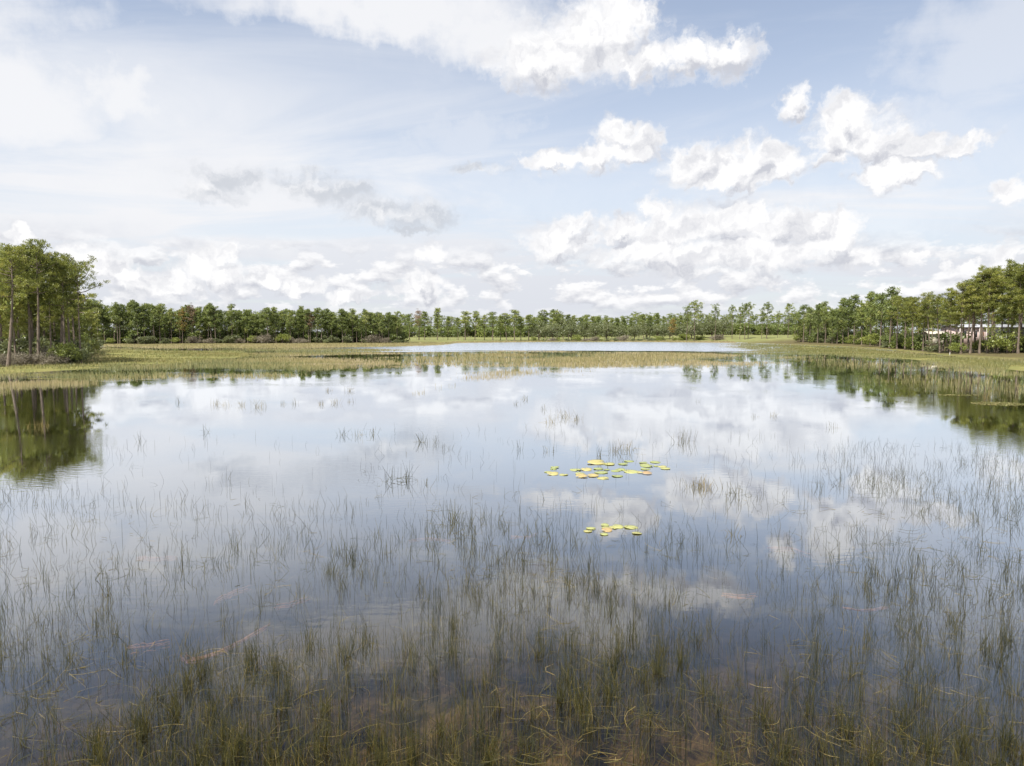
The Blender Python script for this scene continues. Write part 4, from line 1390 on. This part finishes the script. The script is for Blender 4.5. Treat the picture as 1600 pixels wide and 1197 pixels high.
def pad_mesh(seed):
    g_ = np.random.default_rng(seed)
    n_ = 26
    th = np.linspace(0.20, 2 * np.pi - 0.20, n_)
    wob = 1 + 0.035 * np.sin(3 * th + g_.uniform(0, 6)) + 0.02 * np.sin(7 * th + g_.uniform(0, 6))
    curl = 0.025 * np.maximum(0, np.sin(2 * th + g_.uniform(0, 6))) + 0.006
    rim = np.stack([np.cos(th) * wob, np.sin(th) * wob * 0.93, curl * 2], 1)
    inn = np.stack([np.cos(th) * 0.55, np.sin(th) * 0.52, np.full(n_, 0.03)], 1)
    c0 = np.array([[0.06, 0, 0.022]])
    top = np.concatenate([rim, inn, c0])
    bot = top.copy()
    bot[:, 2] -= 0.035
    V = np.concatenate([top, bot])
    m_ = 2 * n_ + 1
    i_ = np.arange(n_ - 1)
    qt = np.stack([i_, i_ + 1, n_ + i_ + 1, n_ + i_], 1)
    tt_ = np.stack([n_ + i_, n_ + i_ + 1, np.full(n_ - 1, 2 * n_)], 1)
    side = np.stack([i_ + 1, i_, m_ + i_, m_ + i_ + 1], 1)
    ends = np.array([[0, n_, m_ + n_, m_ + 0], [n_, 2 * n_, m_ + 2 * n_, m_ + n_], [n_ - 1, m_ + n_ - 1, m_ + 2 * n_ - 1, 2 * n_ - 1], [2 * n_ - 1, m_ + 2 * n_ - 1, m_ + 2 * n_, 2 * n_]])
    return make_mesh('lily_pad', V, [np.concatenate([tt_, tt_[:, ::-1] + m_]), np.concatenate([qt, qt[:, ::-1] + m_, side, ends])], M['pad'])


pad_kinds = [pad_mesh(i) for i in range(5)]
for lst, where, grp in ((PADS_U, 'the larger far patch', 'lily pads of the far patch'), (PADS_L, 'the small near patch', 'lily pads of the near patch')):
    lst = sorted(lst, key=lambda p: p[0])
    for i, (zx, zy, zw, tn) in enumerate(lst):
        px, py = 840 + zx / 7.273, 700 + zy / 7.273
        x, y = G(px, py)
        wdt = zw / 7.273 / F_PX * math.hypot(x, y, CAM_H)
        o = link('lily_pad', pad_kinds[i % 5], loc=(x, y, 0.006 + 0.004 * (i % 4)))
        s_ = wdt / 2 * random.uniform(0.98, 1.06)
        o.scale = (s_, s_, s_)
        o.rotation_euler = (random.gauss(0, 0.03), random.gauss(0, 0.03), random.uniform(0, 6.28))
        if tn > 0.55:                                   # ageing pads tip one edge out of the water
            tilt = -0.14 if i in (3, 30) else random.uniform(0.08, 0.16)
            o.rotation_euler = (Matrix.Rotation(tilt, 3, 'X') @ Matrix.Rotation(random.uniform(0, 6.28), 3, 'Z')).to_euler()
            o.location.z += s_ * 0.10
        o.color = (tn, tn, tn, 1)
        cw = 'green' if tn < 0.28 else ('yellow-green' if tn < 0.48 else ('yellow' if tn < 0.65 else 'orange-tinged'))
        tag(o, f'{cw} lily pad in {where}, {ORD[i]} from the left', 'lily pad', grp)

# alike things in a row: say which one, left to right as seen from the camera
by_label = {}
for o in list(col.objects):
    if o.parent is None and 'category' in o and 'label' in o:
        by_label.setdefault(o['label'], []).append(o)
for lb, lst in by_label.items():
    if len(lst) > 1:
        for i, o in enumerate(sorted(lst, key=lambda e: e.location.x / e.location.y)):
            o['label'] = f'{lb}, {ORD[i]} from the left'
